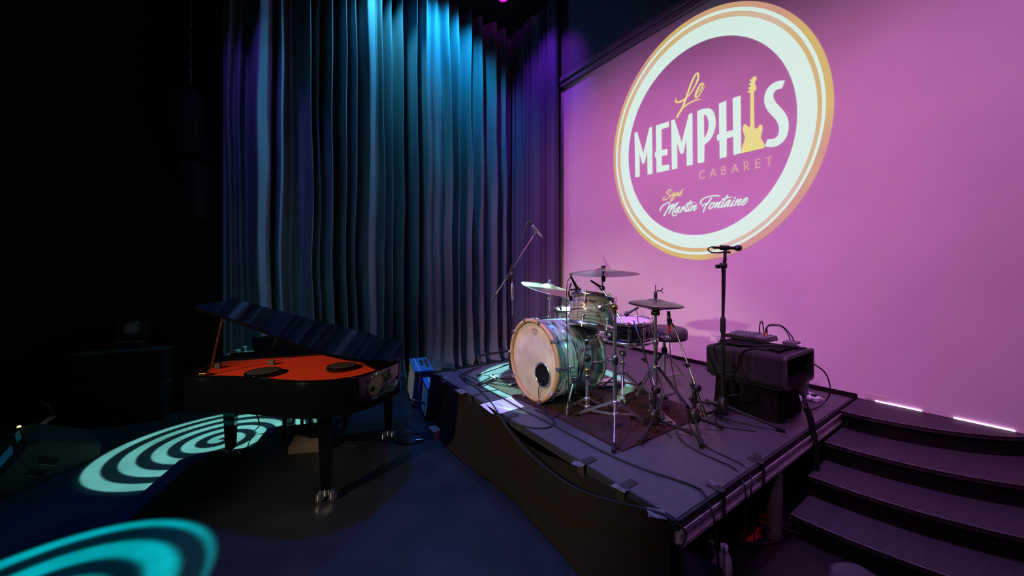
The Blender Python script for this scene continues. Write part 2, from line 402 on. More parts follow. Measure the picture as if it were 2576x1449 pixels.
curtain('stage_curtain', 'tall dark velvet stage curtain lit blue from above, behind the piano', ctn(690), ctn(1304), 760, 0)
curtain('stage_curtain', 'dark violet end of a velvet curtain hanging at the left of the blue-lit one', ctn(560), ctn(687), 130, -.03)
# curtain returning along the wall, finer folds
WA, WB = E.dot(V((.157, 6.43, 0))), SL + .05
def sfn(u, v):
    s = WA + (WB - WA) * u; z = 5.6 * v
    f = .055 * math.sin(2 * math.pi * (u * 8.3 + .25 * math.sin(u * 17) + .03 * mnoise.noise(V((s * 3, z, 0))))) + .02 * math.sin(u * 71)
    return wp(s, .16 + f * (.8 + .3 * (1 - v)), max(z, .004))
tag(MB().grid(sfn, 220, 40).obj('side_curtain', 'side_velvet', origin=wp((WA + WB) / 2, .16, 0), recalc=False), 'narrow violet-lit velvet curtain hanging beside the projection wall', 'curtain')

# ------------------------------------------------------------------ drum riser
RS0, RS1, RR0, RR1, RZ = -3.262, -.822, 2.433, .045, .5
root = thing('drum_riser', 'low black drum platform with cloth front and aluminium side rail', 'platform', wp((RS0 + RS1) / 2, 1.24, 0))
rm = (RR0 + RR1) / 2
wbox(RS0, RS1 - .002, RR0, rm + .002, RZ - .030, RZ).obj('deck_panel', 'deck_paint', root)
wbox(RS0, RS1 - .002, rm - .002, RR1, RZ - .030, RZ).obj('deck_panel', 'deck_paint', root)
wbox(RS0, RS1 + .002, RR0 + .008, RR0, RZ - .045, RZ - .003).obj('deck_edge', 'deck_edge', root)
wbox(RS1 - .002, RS1 + .010, RR0, RR1, RZ - .045, RZ - .004).obj('deck_edge', 'deck_edge', root)
for k, (z0, z1, o_) in enumerate(((.440, .458, .016), (.405, .438, .009), (.388, .403, .018))):
    wbox(RS1 - .03, RS1 + o_, RR0 - .01, RR1, z0, z1).obj('side_rail', 'aluminium', root)
wbox(RS0, RS0 + .05, RR0 - .02, RR1, .39, .455).obj('side_rail', 'aluminium', root)
wbox(RS0, RS1, RR1, RR1 + .04, .39, .455).obj('side_rail', 'aluminium', root)
for px, py in ((1947, 1352),):
    c = on(px, py, 0)
    for dx in (-.0,):
        m = MB(); pr = [(.030, 0.0), (.030, .39)]
        m.cyl(c, c + V((0, 0, .40)), .034, n=24)
        o = m.obj('leg', 'leg_alu', root)
        MB().cyl(c + V((.045, .02, 0)), c + V((.045, .02, .4)), .016, n=10).obj('leg', 'leg_alu', root)
for s, r in ((RS1 - .15, RR1 + .15), (RS0 + .15, RR0 - .15), (RS0 + .15, RR1 + .15), (RS1 - .15, RR0 - .12), (RS1 - .15, rm)):
    b = wp(s, r, 0); MB().cyl(b, b + V((0, 0, .4)), .03, n=12).obj('leg', 'leg_alu', root)
# cloth along the front, sagging between strips of tape
def dfn(u, v):
    s = RS0 + .12 + (RS1 - .01 - RS0 - .12) * u
    sag = .012 * abs(math.sin(u * math.pi * 4.2)) + (.055 * math.exp(-((u - .60) / .13) ** 2))
    z = .012 + (RZ - .022 - sag - .012) * v
    off = .018 + .05 * (1 - v) * (1 + .6 * math.sin(u * 9)) + .012 * mnoise.noise(V((u * 9, v * 2, 1)))
    return wp(s, RR0 + off, z)
MB().grid(dfn, 90, 10).obj('front_drape', 'drape_brown', root, recalc=False)
def cfn(u, v):                              # darker cloth thrown over the left corner
    if v > .5:
        k = (v - .5) * 2; return wp(RS0 - .02 + .2 * u, RR0 + .02 - .30 * k, RZ + .006 + .004 * math.sin(u * 7 + k * 5))
    k = 1 - v * 2; return wp(RS0 - .05 * k - .02 + (.2 + .07 * math.sin(k * 3)) * u, RR0 + .045 + .03 * math.sin(u * 6) * k + .03 * k, RZ + .004 - .42 * k)
MB().grid(lambda u, v: cfn(u, .5 * v), 14, 14).obj('corner_drape', 'drape_black', root, recalc=False)
def lfn(u, v): return wp(RS0 - .03 - .03 * (1 - v) + .01 * math.sin(u * 20), RR0 - 2.36 * u + .02, .03 + (RZ - .05) * v)
MB().grid(lfn, 30, 6).obj('side_drape', 'drape_black', root, recalc=False)
MB().box(V((-.69, 3.23, .040)), (.065, .035, .038), M((E, -R, V((0, 0, 1)))).transposed().to_4x4()).obj('floor_block', 'box_brown', root)
def tapestrip(px, py, L, wd, matn, fr=True, ang=0):
    c = on(px, py, RZ); s = E.dot(c); r = WH - R.dot(c)
    if fr:                                   # folded over the front edge
        m = MB(); m.box(wp(s, RR0 - .03, RZ + .003), (wd, .045, .0012), M((E, -R, V((0, 0, 1)))).transposed().to_4x4())
        m.box(wp(s, RR0 + .024, RZ - .03), (wd, .0015, .032), M((E, -R, V((0, 0, 1)))).transposed().to_4x4())
    else:
        e2 = M.Rotation(ang, 4, 'Z') @ M((E, -R, V((0, 0, 1)))).transposed().to_4x4()
        m = MB().box(V((c.x, c.y, RZ + .0025)), (wd, L, .001), e2)
    return m.obj('tape_strip', matn, root)
for px, py in ((1170, 1000), (1265, 1053), (1445, 1175), (1545, 1238)): tapestrip(px, py, 0, .022, 'gaffer')
for px, py, l, wd_, mt, an in ((1160, 985, .03, .06, 'gaffer_worn', 0), (1108, 945, .02, .035, 'gaffer', .1), (1117, 960, .018, .025, 'gaffer', .1), (1455, 1168, .022, .03, 'gaffer_worn', .4), (1560, 1228, .02, .035, 'gaffer_worn', .1), (1652, 1293, .03, .035, 'gaffer_worn', .7), (1797, 1217, .02, .022, 'gaffer_worn', .8), (1905, 1149, .03, .02, 'gaffer', .3), (1120, 950, .006, .010, 'head_white', 0)):
    tapestrip(px, py, l, wd_, mt, False, an)
mxs = M((E, -R, V((0, 0, 1)))).transposed().to_4x4()
for px, py in ((1815, 1235), (1915, 1165)):  # tape hooked over the side rail
    c = on(px, py, RZ); r = WH - R.dot(c)
    m = MB().box(wp(RS1 + .021, r, RZ - .055), (.0015, .016, .06), mxs); m.box(wp(RS1 - .015, r, RZ + .002), (.036, .018, .0012), mxs); m.obj('tape_strip', 'gaffer', root)

# ------------------------------------------------------------------ curved stairs
root = thing('curved_stairs', 'four dark carpeted curved steps leading up beside the drum platform', 'stairs', wp(-.3, .7, 0))
S0 = -.795
def arc(rad, n=36):
    out = []; send = S0 + math.sqrt(max(rad * rad - .25, 0)) - .002
    for i in range(n + 1):
        s = S0 + (min(send, 2.6) - S0) * math.sin(math.pi / 2 * i / n)
        out.append((s, math.sqrt(max(rad * rad - (s - S0) ** 2, .25)) - .5 + .002))
    return out
for k, (r0, z) in enumerate(((1.352, .125), (1.070, .25), (.777, .375), (.430, .5))):
    a = arc(r0 + .5); inner = [(a[-1][0], .004), (S0, .004)]
    poly = [wp(s, r, z - .028) for s, r in a] + [wp(s, r, z - .028) for s, r in inner]
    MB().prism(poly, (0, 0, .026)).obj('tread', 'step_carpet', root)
    b = arc(r0 + .5 - .018)
    poly = [wp(s, r, z - .125) for s, r in b] + [wp(s, r, z - .125) for s, r in ((b[-1][0], .004), (S0 + .006, .004))]
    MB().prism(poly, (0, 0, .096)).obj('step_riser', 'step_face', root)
    MB().tube([wp(s, r + .001, z - .003) for s, r in a], .0035, 6).obj('nosing', 'step_nose', root)
# lit slots where the wall meets the top step
for a, b in (((2195, 1014), (2313, 1040)), ((2396, 1057), (2552, 1096))):
    p, q = on(*a, .508), on(*b, .508); s0, s1 = E.dot(p), E.dot(q)
    o = wbox(s0, s1, .002, .010, .502, .511).obj('light_strip', 'strip_glow', origin=wp((s0 + s1) / 2, .006, .502))
    tag(o, 'bright pink-white light strip at the wall foot, ' + ('nearer the drum platform' if a[0] < 2300 else 'further right by the frame edge'), 'light strip', 'light strips on the top step')
o = wbox(E.dot(on(2170, 1000, .53)), E.dot(on(2228, 1012, .53)), .0005, .004, .51, .55).obj('wall_patch', 'tape_white', origin=wp(-.6, 0, .51)); tag(o, 'small grey patch stuck low on the pale wall above the top step', 'patch')

# ------------------------------------------------------------------ projected logo, its projector light built as glowing flat shapes on the wall
import numpy as np
def conic(pts):
    P = np.array(pts, float); c = P.mean(0); sc = P.std(); q = (P - c) / sc; x, y = q[:, 0], q[:, 1]
    A = np.stack([x * x, x * y, y * y, x, y], 1); k = np.linalg.lstsq(A, np.ones(len(x)), rcond=None)[0]
    a, b, d, e, f = k; out = []
    cc = np.linalg.solve([[2 * a, b], [b, 2 * d]], [-e, -f])
    F = a * cc[0] ** 2 + b * cc[0] * cc[1] + d * cc[1] ** 2 + e * cc[0] + f * cc[1] - 1
    for i in range(160):
        t = 2 * math.pi * i / 160; dx, dy = math.cos(t), math.sin(t)
        r = math.sqrt(-F / (a * dx * dx + b * dx * dy + d * dy * dy)); out.append(((cc[0] + r * dx) * sc + c[0], (cc[1] + r * dy) * sc + c[1]))
    return out
R_in = [(1588.8, 330), (1605, 275.6), (1644, 206), (1689.5, 155), (1757.8, 109), (1830, 88), (1845.6, 87.7), (1902.5, 99), (1948, 133), (1977.7, 172), (1996, 216), (2004, 273), (2002.7, 330), (1580.6, 398), (1587, 450.7), (1616.6, 526), (1655, 564.6), (1701, 584), (1744, 590), (1792, 584), (1845.6, 563.5), (1914, 512), (1959.5, 450.7), (1986.8, 391.5)]
R_w = [(1567, 330), (1591.5, 262), (1632.5, 184.5), (1689, 118), (1757.8, 68), (1830, 42), (1857, 38.7), (1902.5, 44), (1959.5, 68), (2005, 109), (2034.6, 155), (2050.6, 205), (2056, 262), (2052, 330), (1557.8, 398), (1564, 450.7), (1587, 516.8), (1621, 564.6), (1666.7, 601), (1723.6, 621.6), (1757.8, 626), (1845.6, 605.6), (1914, 560), (1982, 487), (2027.8, 407)]
R_o = [(1559.6, 330), (1639, 164), (1698.6, 95.7), (1757.8, 53.5), (1830, 28.5), (1868, 25.5), (1936.7, 38.7), (1993.6, 75), (2039, 136.7), (2062, 200), (2068.8, 262), (2065, 330), (1551, 398), (1557, 460), (1587, 532.7), (1625.7, 580.6), (1678, 617), (1723.6, 632), (1769, 635.7), (1868, 606.8), (1936.7, 554), (1993.6, 485), (2039, 403)]
R_t = [(1554.6, 330), (1598, 218.7), (1657.6, 130), (1735, 57), (1830, 20.5), (1868, 16.4), (1936.7, 28.5), (1993.6, 59), (2039, 107), (2066.5, 171), (2078, 239), (2075.6, 296), (1547, 398), (1552.8, 457.6), (1580, 532.7), (1621, 585), (1678, 625), (1735, 641), (1868, 614.7), (1936.7, 562), (1993.6, 498.6), (2046, 407)]
R_g = [(1550, 330), (1587, 225.5), (1644, 136.7), (1735, 43), (1830, 8), (1875, 1.8), (1936.7, 8), (1993.6, 34), (2039, 79.7), (2073, 139), (2094, 205), (2098, 262), (2091.6, 330), (1542, 410), (1547, 466.7), (1575.6, 541.8), (1621, 601), (1678, 636), (1746, 652.8), (1800, 649), (1868, 628), (1936.7, 587), (2005, 519), (2050.6, 444), (2078, 387)]
rings = [conic(q) for q in (R_in, R_w, R_o, R_t, R_g)]
LOFF = .0012
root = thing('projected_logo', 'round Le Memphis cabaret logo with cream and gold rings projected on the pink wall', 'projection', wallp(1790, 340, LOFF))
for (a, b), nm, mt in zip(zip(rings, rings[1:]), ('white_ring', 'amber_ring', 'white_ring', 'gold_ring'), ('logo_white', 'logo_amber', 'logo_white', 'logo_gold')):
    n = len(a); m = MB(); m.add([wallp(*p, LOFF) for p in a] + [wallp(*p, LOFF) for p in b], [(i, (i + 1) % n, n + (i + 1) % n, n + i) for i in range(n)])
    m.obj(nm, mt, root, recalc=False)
def soften(pl):                             # round the curved runs of an outline, keep its corners
    n = len(pl); P = [V((x, y, 0)) for x, y in pl]
    def soft(i):
        a, b, c = P[i - 1], P[i], P[(i + 1) % n]; u, w_ = b - a, c - b
        return u.angle(w_) < .72
    sf = [soft(i) for i in range(n)]; out = []
    for i in range(n):
        a, b, c, d = P[i - 1], P[i], P[(i + 1) % n], P[(i + 2) % n]; out.append((b.x, b.y))
        if not (sf[i] or sf[(i + 1) % n]) or (c - b).length > 45: continue
        if not sf[i]: a = b + (b - c)
        if not sf[(i + 1) % n]: d = c + (c - b)
        for t in (.25, .5, .75):
            q = .5 * (2 * b + (c - a) * t + (2 * a - 5 * b + 4 * c - d) * t * t + (3 * b - a - 3 * c + d) * t ** 3); out.append((q.x, q.y))
    return out
def flat(name, polys, mt):                  # filled outlines (pixels on the wall), holes allowed
    bm = bmesh.new(); es = []
    for poly in polys:
        poly = soften(poly)
        vs = [bm.verts.new(wallp(*p, LOFF)) for p in poly]
        es += [bm.edges.new((vs[i], vs[(i + 1) % len(vs)])) for i in range(len(vs))]
    bmesh.ops.triangle_fill(bm, use_beauty=True, edges=es)
    bm.verts.index_update(); m = MB(); m.add([v.co for v in bm.verts], [tuple(v.index for v in f.verts) for f in bm.faces]); bm.free()
    return m.obj(name, mt, root, recalc=False)
def cr(org, sc, pts): return [(org[0] + x / sc, org[1] + y / sc) for x, y in pts]
c1 = lambda p: cr((1580, 280), 8.05, p); c2 = lambda p: cr((1690, 170), 10.35, p); c3 = lambda p: cr((1640, 460), 14.49, p)
c4 = lambda p: cr((1750, 470), 16.1, p); c5 = lambda p: cr((1740, 380), 11.71, p); c6 = lambda p: cr((1840, 180), 6.5875, p); z2 = lambda p: cr((1600, 160), 4.83, p)
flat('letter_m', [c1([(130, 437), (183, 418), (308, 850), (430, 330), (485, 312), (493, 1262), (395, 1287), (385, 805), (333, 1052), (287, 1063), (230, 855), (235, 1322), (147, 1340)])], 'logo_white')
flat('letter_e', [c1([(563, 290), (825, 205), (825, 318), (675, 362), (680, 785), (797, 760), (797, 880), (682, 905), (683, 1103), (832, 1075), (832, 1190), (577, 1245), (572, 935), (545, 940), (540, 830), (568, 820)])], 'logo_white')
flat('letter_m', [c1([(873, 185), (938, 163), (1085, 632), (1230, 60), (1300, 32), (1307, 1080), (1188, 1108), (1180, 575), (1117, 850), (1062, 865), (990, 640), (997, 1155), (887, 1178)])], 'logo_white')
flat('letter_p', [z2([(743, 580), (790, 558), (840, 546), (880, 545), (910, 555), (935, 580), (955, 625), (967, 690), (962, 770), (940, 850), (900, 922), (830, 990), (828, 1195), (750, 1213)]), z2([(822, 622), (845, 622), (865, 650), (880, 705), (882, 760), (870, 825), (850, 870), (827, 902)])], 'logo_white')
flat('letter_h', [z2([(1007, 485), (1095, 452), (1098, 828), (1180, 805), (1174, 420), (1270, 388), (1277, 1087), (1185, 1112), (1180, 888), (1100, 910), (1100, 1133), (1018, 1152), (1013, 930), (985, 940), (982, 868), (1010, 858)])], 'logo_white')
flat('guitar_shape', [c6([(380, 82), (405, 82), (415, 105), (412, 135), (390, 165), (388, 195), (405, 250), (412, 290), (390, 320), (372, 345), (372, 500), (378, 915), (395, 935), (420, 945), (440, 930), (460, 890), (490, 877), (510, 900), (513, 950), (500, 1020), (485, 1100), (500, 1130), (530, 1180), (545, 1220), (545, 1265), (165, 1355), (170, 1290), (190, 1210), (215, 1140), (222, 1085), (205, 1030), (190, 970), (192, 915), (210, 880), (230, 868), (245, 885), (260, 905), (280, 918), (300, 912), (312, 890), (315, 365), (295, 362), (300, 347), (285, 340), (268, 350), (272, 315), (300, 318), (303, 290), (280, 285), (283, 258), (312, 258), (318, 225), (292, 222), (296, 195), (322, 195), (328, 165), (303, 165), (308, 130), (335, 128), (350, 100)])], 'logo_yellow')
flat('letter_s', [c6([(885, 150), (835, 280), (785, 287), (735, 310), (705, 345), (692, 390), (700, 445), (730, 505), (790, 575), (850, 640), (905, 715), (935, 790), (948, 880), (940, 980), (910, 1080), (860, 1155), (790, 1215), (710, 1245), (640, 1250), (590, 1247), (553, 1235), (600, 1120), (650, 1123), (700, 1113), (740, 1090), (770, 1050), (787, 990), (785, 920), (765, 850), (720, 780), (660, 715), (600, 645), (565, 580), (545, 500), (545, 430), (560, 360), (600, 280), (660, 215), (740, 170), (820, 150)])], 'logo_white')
def ribbon(m, pts, ws, plane, smooth=True, lift=0):    # stroke with round ends drawn on a plane; pts in 2D, plane maps 2D to world
    P = [V((x, y, 0)) for x, y in pts]; n = 5 if smooth else 1
    if smooth and len(P) > 2:
        W = [V((q, 0, 0)) for q in ws]; P2 = spline(P, n); W2 = [max(q.x, 1e-3) for q in spline(W, n)]
    else: P2, W2 = P, ws
    k = len(P2); L, Rr = [], []
    for i, p in enumerate(P2):
        t = (P2[min(i + 1, k - 1)] - P2[max(i - 1, 0)]); t = t.normalized() if t.length > 1e-9 else V((1, 0, 0))
        e = W2[i] / 2; nn = V((-t.y, t.x, 0)) * e
        q = p - t * e * .5 if i == 0 else (p + t * e * .5 if i == k - 1 else p)
        L.append(q + nn); Rr.append(q - nn)
    m.add([plane(a.x, a.y) for a in L] + [plane(a.x, a.y) for a in Rr], [(i, i + 1, k + i + 1, k + i) for i in range(k - 1)])
def script(name, strokes, mapf, mt, wdef, smooth=True):
    m = MB()
    for i, st in enumerate(strokes):
        lf = LOFF + .00008 * i
        pts = [(p[0], p[1]) for p in st]; ws = [(p[2] if len(p) > 2 else wdef) for p in st]
        q = mapf(pts); scl = (mapf([(1, 0)])[0][0] - mapf([(0, 0)])[0][0])
        ribbon(m, q, [a * scl for a in ws], lambda x, y: wallp(x, y, lf), smooth)
    return m.obj(name, mt, root, recalc=False)
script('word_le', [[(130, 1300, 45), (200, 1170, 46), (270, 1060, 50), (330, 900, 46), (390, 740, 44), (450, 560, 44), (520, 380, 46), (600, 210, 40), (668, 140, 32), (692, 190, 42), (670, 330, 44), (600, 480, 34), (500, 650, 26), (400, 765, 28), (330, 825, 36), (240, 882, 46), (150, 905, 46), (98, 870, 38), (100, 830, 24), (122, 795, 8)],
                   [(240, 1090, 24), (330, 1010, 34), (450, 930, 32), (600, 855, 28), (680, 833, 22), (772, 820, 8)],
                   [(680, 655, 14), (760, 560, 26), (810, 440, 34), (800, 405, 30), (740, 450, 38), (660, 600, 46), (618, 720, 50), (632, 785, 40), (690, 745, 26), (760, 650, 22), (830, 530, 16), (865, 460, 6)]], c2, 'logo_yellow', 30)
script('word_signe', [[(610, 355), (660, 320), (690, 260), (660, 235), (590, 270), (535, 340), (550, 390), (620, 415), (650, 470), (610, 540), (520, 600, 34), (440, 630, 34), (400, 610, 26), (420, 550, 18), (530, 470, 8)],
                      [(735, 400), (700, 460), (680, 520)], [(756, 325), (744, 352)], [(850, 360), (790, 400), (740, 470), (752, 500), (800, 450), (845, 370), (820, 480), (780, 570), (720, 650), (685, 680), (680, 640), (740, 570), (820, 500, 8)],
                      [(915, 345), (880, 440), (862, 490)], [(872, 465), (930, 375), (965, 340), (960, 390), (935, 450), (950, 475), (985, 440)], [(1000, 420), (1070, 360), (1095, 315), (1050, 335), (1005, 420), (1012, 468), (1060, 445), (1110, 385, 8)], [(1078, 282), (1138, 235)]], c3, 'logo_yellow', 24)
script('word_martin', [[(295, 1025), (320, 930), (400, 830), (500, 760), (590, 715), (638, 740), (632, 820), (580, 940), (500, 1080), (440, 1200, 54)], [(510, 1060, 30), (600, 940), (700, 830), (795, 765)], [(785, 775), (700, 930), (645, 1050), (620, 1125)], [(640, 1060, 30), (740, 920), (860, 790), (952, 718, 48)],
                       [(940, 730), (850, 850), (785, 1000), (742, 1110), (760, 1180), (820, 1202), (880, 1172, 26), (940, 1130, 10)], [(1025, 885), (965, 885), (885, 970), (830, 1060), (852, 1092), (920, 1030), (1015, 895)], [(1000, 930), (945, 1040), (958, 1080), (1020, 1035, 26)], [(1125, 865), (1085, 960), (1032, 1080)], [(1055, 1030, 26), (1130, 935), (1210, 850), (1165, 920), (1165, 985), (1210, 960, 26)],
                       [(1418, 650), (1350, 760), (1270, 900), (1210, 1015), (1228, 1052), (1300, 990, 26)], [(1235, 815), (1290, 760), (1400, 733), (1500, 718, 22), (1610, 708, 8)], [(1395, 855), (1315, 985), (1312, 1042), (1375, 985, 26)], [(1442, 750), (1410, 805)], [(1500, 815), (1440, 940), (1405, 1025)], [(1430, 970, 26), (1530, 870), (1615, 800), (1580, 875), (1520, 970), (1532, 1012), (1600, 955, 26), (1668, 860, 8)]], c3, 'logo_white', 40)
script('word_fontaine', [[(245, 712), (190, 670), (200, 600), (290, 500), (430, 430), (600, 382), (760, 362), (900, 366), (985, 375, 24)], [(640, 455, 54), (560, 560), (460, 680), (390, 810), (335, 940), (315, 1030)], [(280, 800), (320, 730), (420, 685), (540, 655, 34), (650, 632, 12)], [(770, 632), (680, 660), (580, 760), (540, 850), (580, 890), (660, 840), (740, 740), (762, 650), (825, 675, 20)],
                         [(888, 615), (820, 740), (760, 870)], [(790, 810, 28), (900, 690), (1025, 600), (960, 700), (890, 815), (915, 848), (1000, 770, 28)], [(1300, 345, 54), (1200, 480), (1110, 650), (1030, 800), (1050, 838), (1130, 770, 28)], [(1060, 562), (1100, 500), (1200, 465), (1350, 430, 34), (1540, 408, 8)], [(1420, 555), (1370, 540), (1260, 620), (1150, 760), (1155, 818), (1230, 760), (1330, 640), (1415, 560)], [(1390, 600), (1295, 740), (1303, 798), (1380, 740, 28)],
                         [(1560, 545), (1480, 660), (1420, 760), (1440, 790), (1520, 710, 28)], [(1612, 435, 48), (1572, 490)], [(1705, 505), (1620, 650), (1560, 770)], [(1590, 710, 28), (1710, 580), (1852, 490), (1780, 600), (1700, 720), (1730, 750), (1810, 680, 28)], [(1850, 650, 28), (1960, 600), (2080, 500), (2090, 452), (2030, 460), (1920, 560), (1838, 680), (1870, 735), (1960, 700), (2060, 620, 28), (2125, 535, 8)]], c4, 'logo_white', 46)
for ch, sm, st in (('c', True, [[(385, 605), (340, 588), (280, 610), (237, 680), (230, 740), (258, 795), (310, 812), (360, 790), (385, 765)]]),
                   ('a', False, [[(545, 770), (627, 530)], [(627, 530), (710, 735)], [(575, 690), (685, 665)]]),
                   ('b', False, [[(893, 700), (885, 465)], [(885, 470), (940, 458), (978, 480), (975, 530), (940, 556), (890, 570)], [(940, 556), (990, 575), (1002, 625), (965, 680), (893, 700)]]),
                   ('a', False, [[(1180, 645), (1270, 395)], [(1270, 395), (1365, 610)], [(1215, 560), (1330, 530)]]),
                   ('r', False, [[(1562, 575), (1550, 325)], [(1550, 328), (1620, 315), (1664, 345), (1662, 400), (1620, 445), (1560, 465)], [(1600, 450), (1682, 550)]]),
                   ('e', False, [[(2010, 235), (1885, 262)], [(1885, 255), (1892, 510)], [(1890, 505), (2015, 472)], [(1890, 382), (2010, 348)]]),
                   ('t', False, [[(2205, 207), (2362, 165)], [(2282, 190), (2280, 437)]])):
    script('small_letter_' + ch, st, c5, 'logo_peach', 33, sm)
# ================================================================== drum kit
def rug():
    a = on(1566, 1137, RZ); root = None
    mx = M.Translation(V((a.x, a.y, RZ))) @ M((-E, R, V((0, 0, 1)))).transposed().to_4x4()
    m = MB(); L, W = 1.50, .90
    def fn(u, v): return V((L * u, W * v + .02 * math.sin(u * 5), .006 + .003 * mnoise.noise(V((u * 6, v * 6, 0)))))
    m.grid(fn, 40, 24)
    m.add([V((0, 0, .001)), V((L, 0, .001)), V((L, W, .001)), V((0, W, .001))], [(0, 1, 2, 3)])
    me = m.obj('drum_rug', 'rug_chevron', None, origin=(0, 0, 0), recalc=False)
    me.matrix_world = mx; WM[me.name] = mx
    tag(me, 'brown chevron-patterned rug lying under the drum kit', 'rug')
rug()
RT = RZ + .010                                # top of the rug

def drum(name, label, c, axis, rad, depth, shell, hoop, topm, botm, nl, up=None, hoopw=.030, hoopt=.008, cat='drum', lugm='chrome', claw=False, double=False, hoop2=None):
    mx = frame(axis, up); root = thing(name, label, cat, c, mx); d = depth / 2
    def ob(m, n, mt, p=None): return m.obj(n, mt, p or root, local=True)
    ob(MB().lathe([(rad - .008, -d), (rad, -d), (rad, d), (rad - .008, d)], n=64, sharp=False), 'shell', shell)
    for s, mt in ((1, topm), (-1, botm)):
        z = s * (d + .003); prof = [(0.0, z), (rad - .012, z), (rad - .004, s * (d - .004))]
        ob(MB().lathe(prof, n=64), 'drum_head', mt)
        ro = rad + hoopt
        h = [(rad + .001, s * (d - .012)), (ro, s * (d - .012)), (ro, s * (d - .012 + hoopw)), (rad - .010, s * (d - .012 + hoopw)), (rad - .010, s * (d + .004))]
        ob(MB().lathe(h, n=64), 'hoop', hoop if s > 0 else (hoop2 or hoop))
    for k in range(nl):
        a = 2 * math.pi * (k + .5) / nl; ca, sa = math.cos(a), math.sin(a); rr = rad + hoopt + .006
        P = lambda r, z: V((r * ca, r * sa, z))
        fr = M((V((ca, sa, 0)), V((-sa, ca, 0)), V((0, 0, 1)))).transposed().to_4x4()
        ends = ((1, d * .52), (-1, -d * .52)) if not double else ((1, 0), (-1, 0))
        for s, zl in ends:
            m = MB(); m.ball(P(rad + .008, zl), .014, 10, (.9, .75, 1.3), fr); m.cyl(P(rad, zl), P(rad + .016, zl), .007, n=8)
            if double: m.cyl(P(rad + .012, -.05), P(rad + .012, .05), .009, n=10)
            if double and s < 0: lug = None
            else: lug = ob(m, 'lug', lugm)
            r = MB().cyl(P(rr, zl), P(rr, s * (d + .022)), .0032, n=6)
            ob(r, 'tension_rod', lugm)
            if claw:
                m = MB(); m.box(P(rad + hoopt + .004, s * (d + .006)), (.006, .014, .016), fr, .003); m.box(P(rad + .002, s * (d + .021)), (.012, .010, .004), fr); m.cyl(P(rr, s * (d + .018)), P(rr, s * (d + .034)), .007, n=8); m.bar(P(rr, s * (d + .034)) + fr.to_3x3() @ V((0, -.016, 0)), P(rr, s * (d + .034)) + fr.to_3x3() @ V((0, .016, 0)), .006, .004)
                ob(m, 'claw_hook', lugm)
            else:
                m = MB().cyl(P(rr, s * (d + .012)), P(rr, s * (d + .026)), .006, n=6); ob(m, 'rod_head', lugm)
    return root, mx

# bass drum, front head towards the hall
BC, BA = V((.157, 2.72, .818)), V((.842, .539, 0)).normalized()
bd, _ = drum('bass_drum', 'large bass drum with oyster-streaked shell, maple hoop and cream front head', BC + BA * .225, -BA, .290, .43, 'oyster_wrap_teal_lit', 'hoop_maple', 'head_fibre', 'head_fibre', 10, up=(0, 0, 1), hoopw=.034, hoopt=.014, claw=True, hoop2='oyster_wrap_teal_lit')
BH = V((BA.y, -BA.x, 0)) * -1
BH = V((.539, -.842, 0))                       # to the camera's right, in the head plane
def onhead(x, z, o=.0): return BC + BH * x + V((0, 0, z)) - BA * (.0 + o) + BA * .01
hc = onhead(.118, -.085, .006)
hm = frame(-BA, (0, 0, 1)); hm.translation = hc
MB().lathe([(.080, 0), (.090, .002), (.092, .008), (.084, .012), (.080, .008)], hm, 40).obj('port_ring', 'chrome', bd)
MB().lathe([(0, .003), (.082, .003)], hm, 40).obj('port_hole', 'port_dark', bd)
m = MB()                                       # small crown mark and caption on the head
cw = lambda x, y: onhead(.018 + x, .222 + y, .0095)
for st in ([(-.028, .012), (-.020, -.012)], [(-.028, .012), (-.014, .0)], [(-.014, .0), (-.012, .016)], [(-.012, .016), (.0, .002)], [(0, .002), (.012, .016)], [(.012, .016), (.014, 0)], [(.014, 0), (.028, .012)], [(.028, .012), (.020, -.012)], [(-.020, -.014), (.020, -.014)], [(-.020, -.022), (.020, -.022)], [(-.014, -.032), (.014, -.032)]):
    ribbon(m, st, [.0026] * 2, cw, False)
m.obj('crown_mark', 'print_grey', bd, recalc=False)
for s in (1, -1):                              # spurs
    ft = on(1427, 1043, RT) if s > 0 else BC + BA * .16 - BH * .36 + V((0, 0, -.818 + RT))
    tp = BC + BA * .15 + BH * .285 * s + V((0, 0, -.10))
    if s > 0: ft = V((ft.x, ft.y, RT))
    m = MB().cyl(tp, ft + V((0, 0, .05)), .007, n=10); m.cyl(ft + V((0, 0, .05)), ft, .010, .013, 10); sp = m.obj('spur_leg', 'chrome', bd)
    m = MB().box(tp, (.016, .024, .026), None, .006); m.cyl(tp, tp + BH * s * .03, .014, n=12); m.obj('spur_clamp', 'steel_dark', bd)
cable('bass_drum_cable', 'thin brown-black cable hanging in a loop from the bass drum port hole', [onhead(.10, -.14, .0), onhead(.10, -.18, .03), on(1356, 1000, RT + .05), on(1362, 1022, RT + .02), on(1375, 1042, RT), on(1395, 1048, RT), on(1412, 1030, RT + .02), on(1422, 985, RT + .16), on(1426, 950, RT + .22)], .0035)

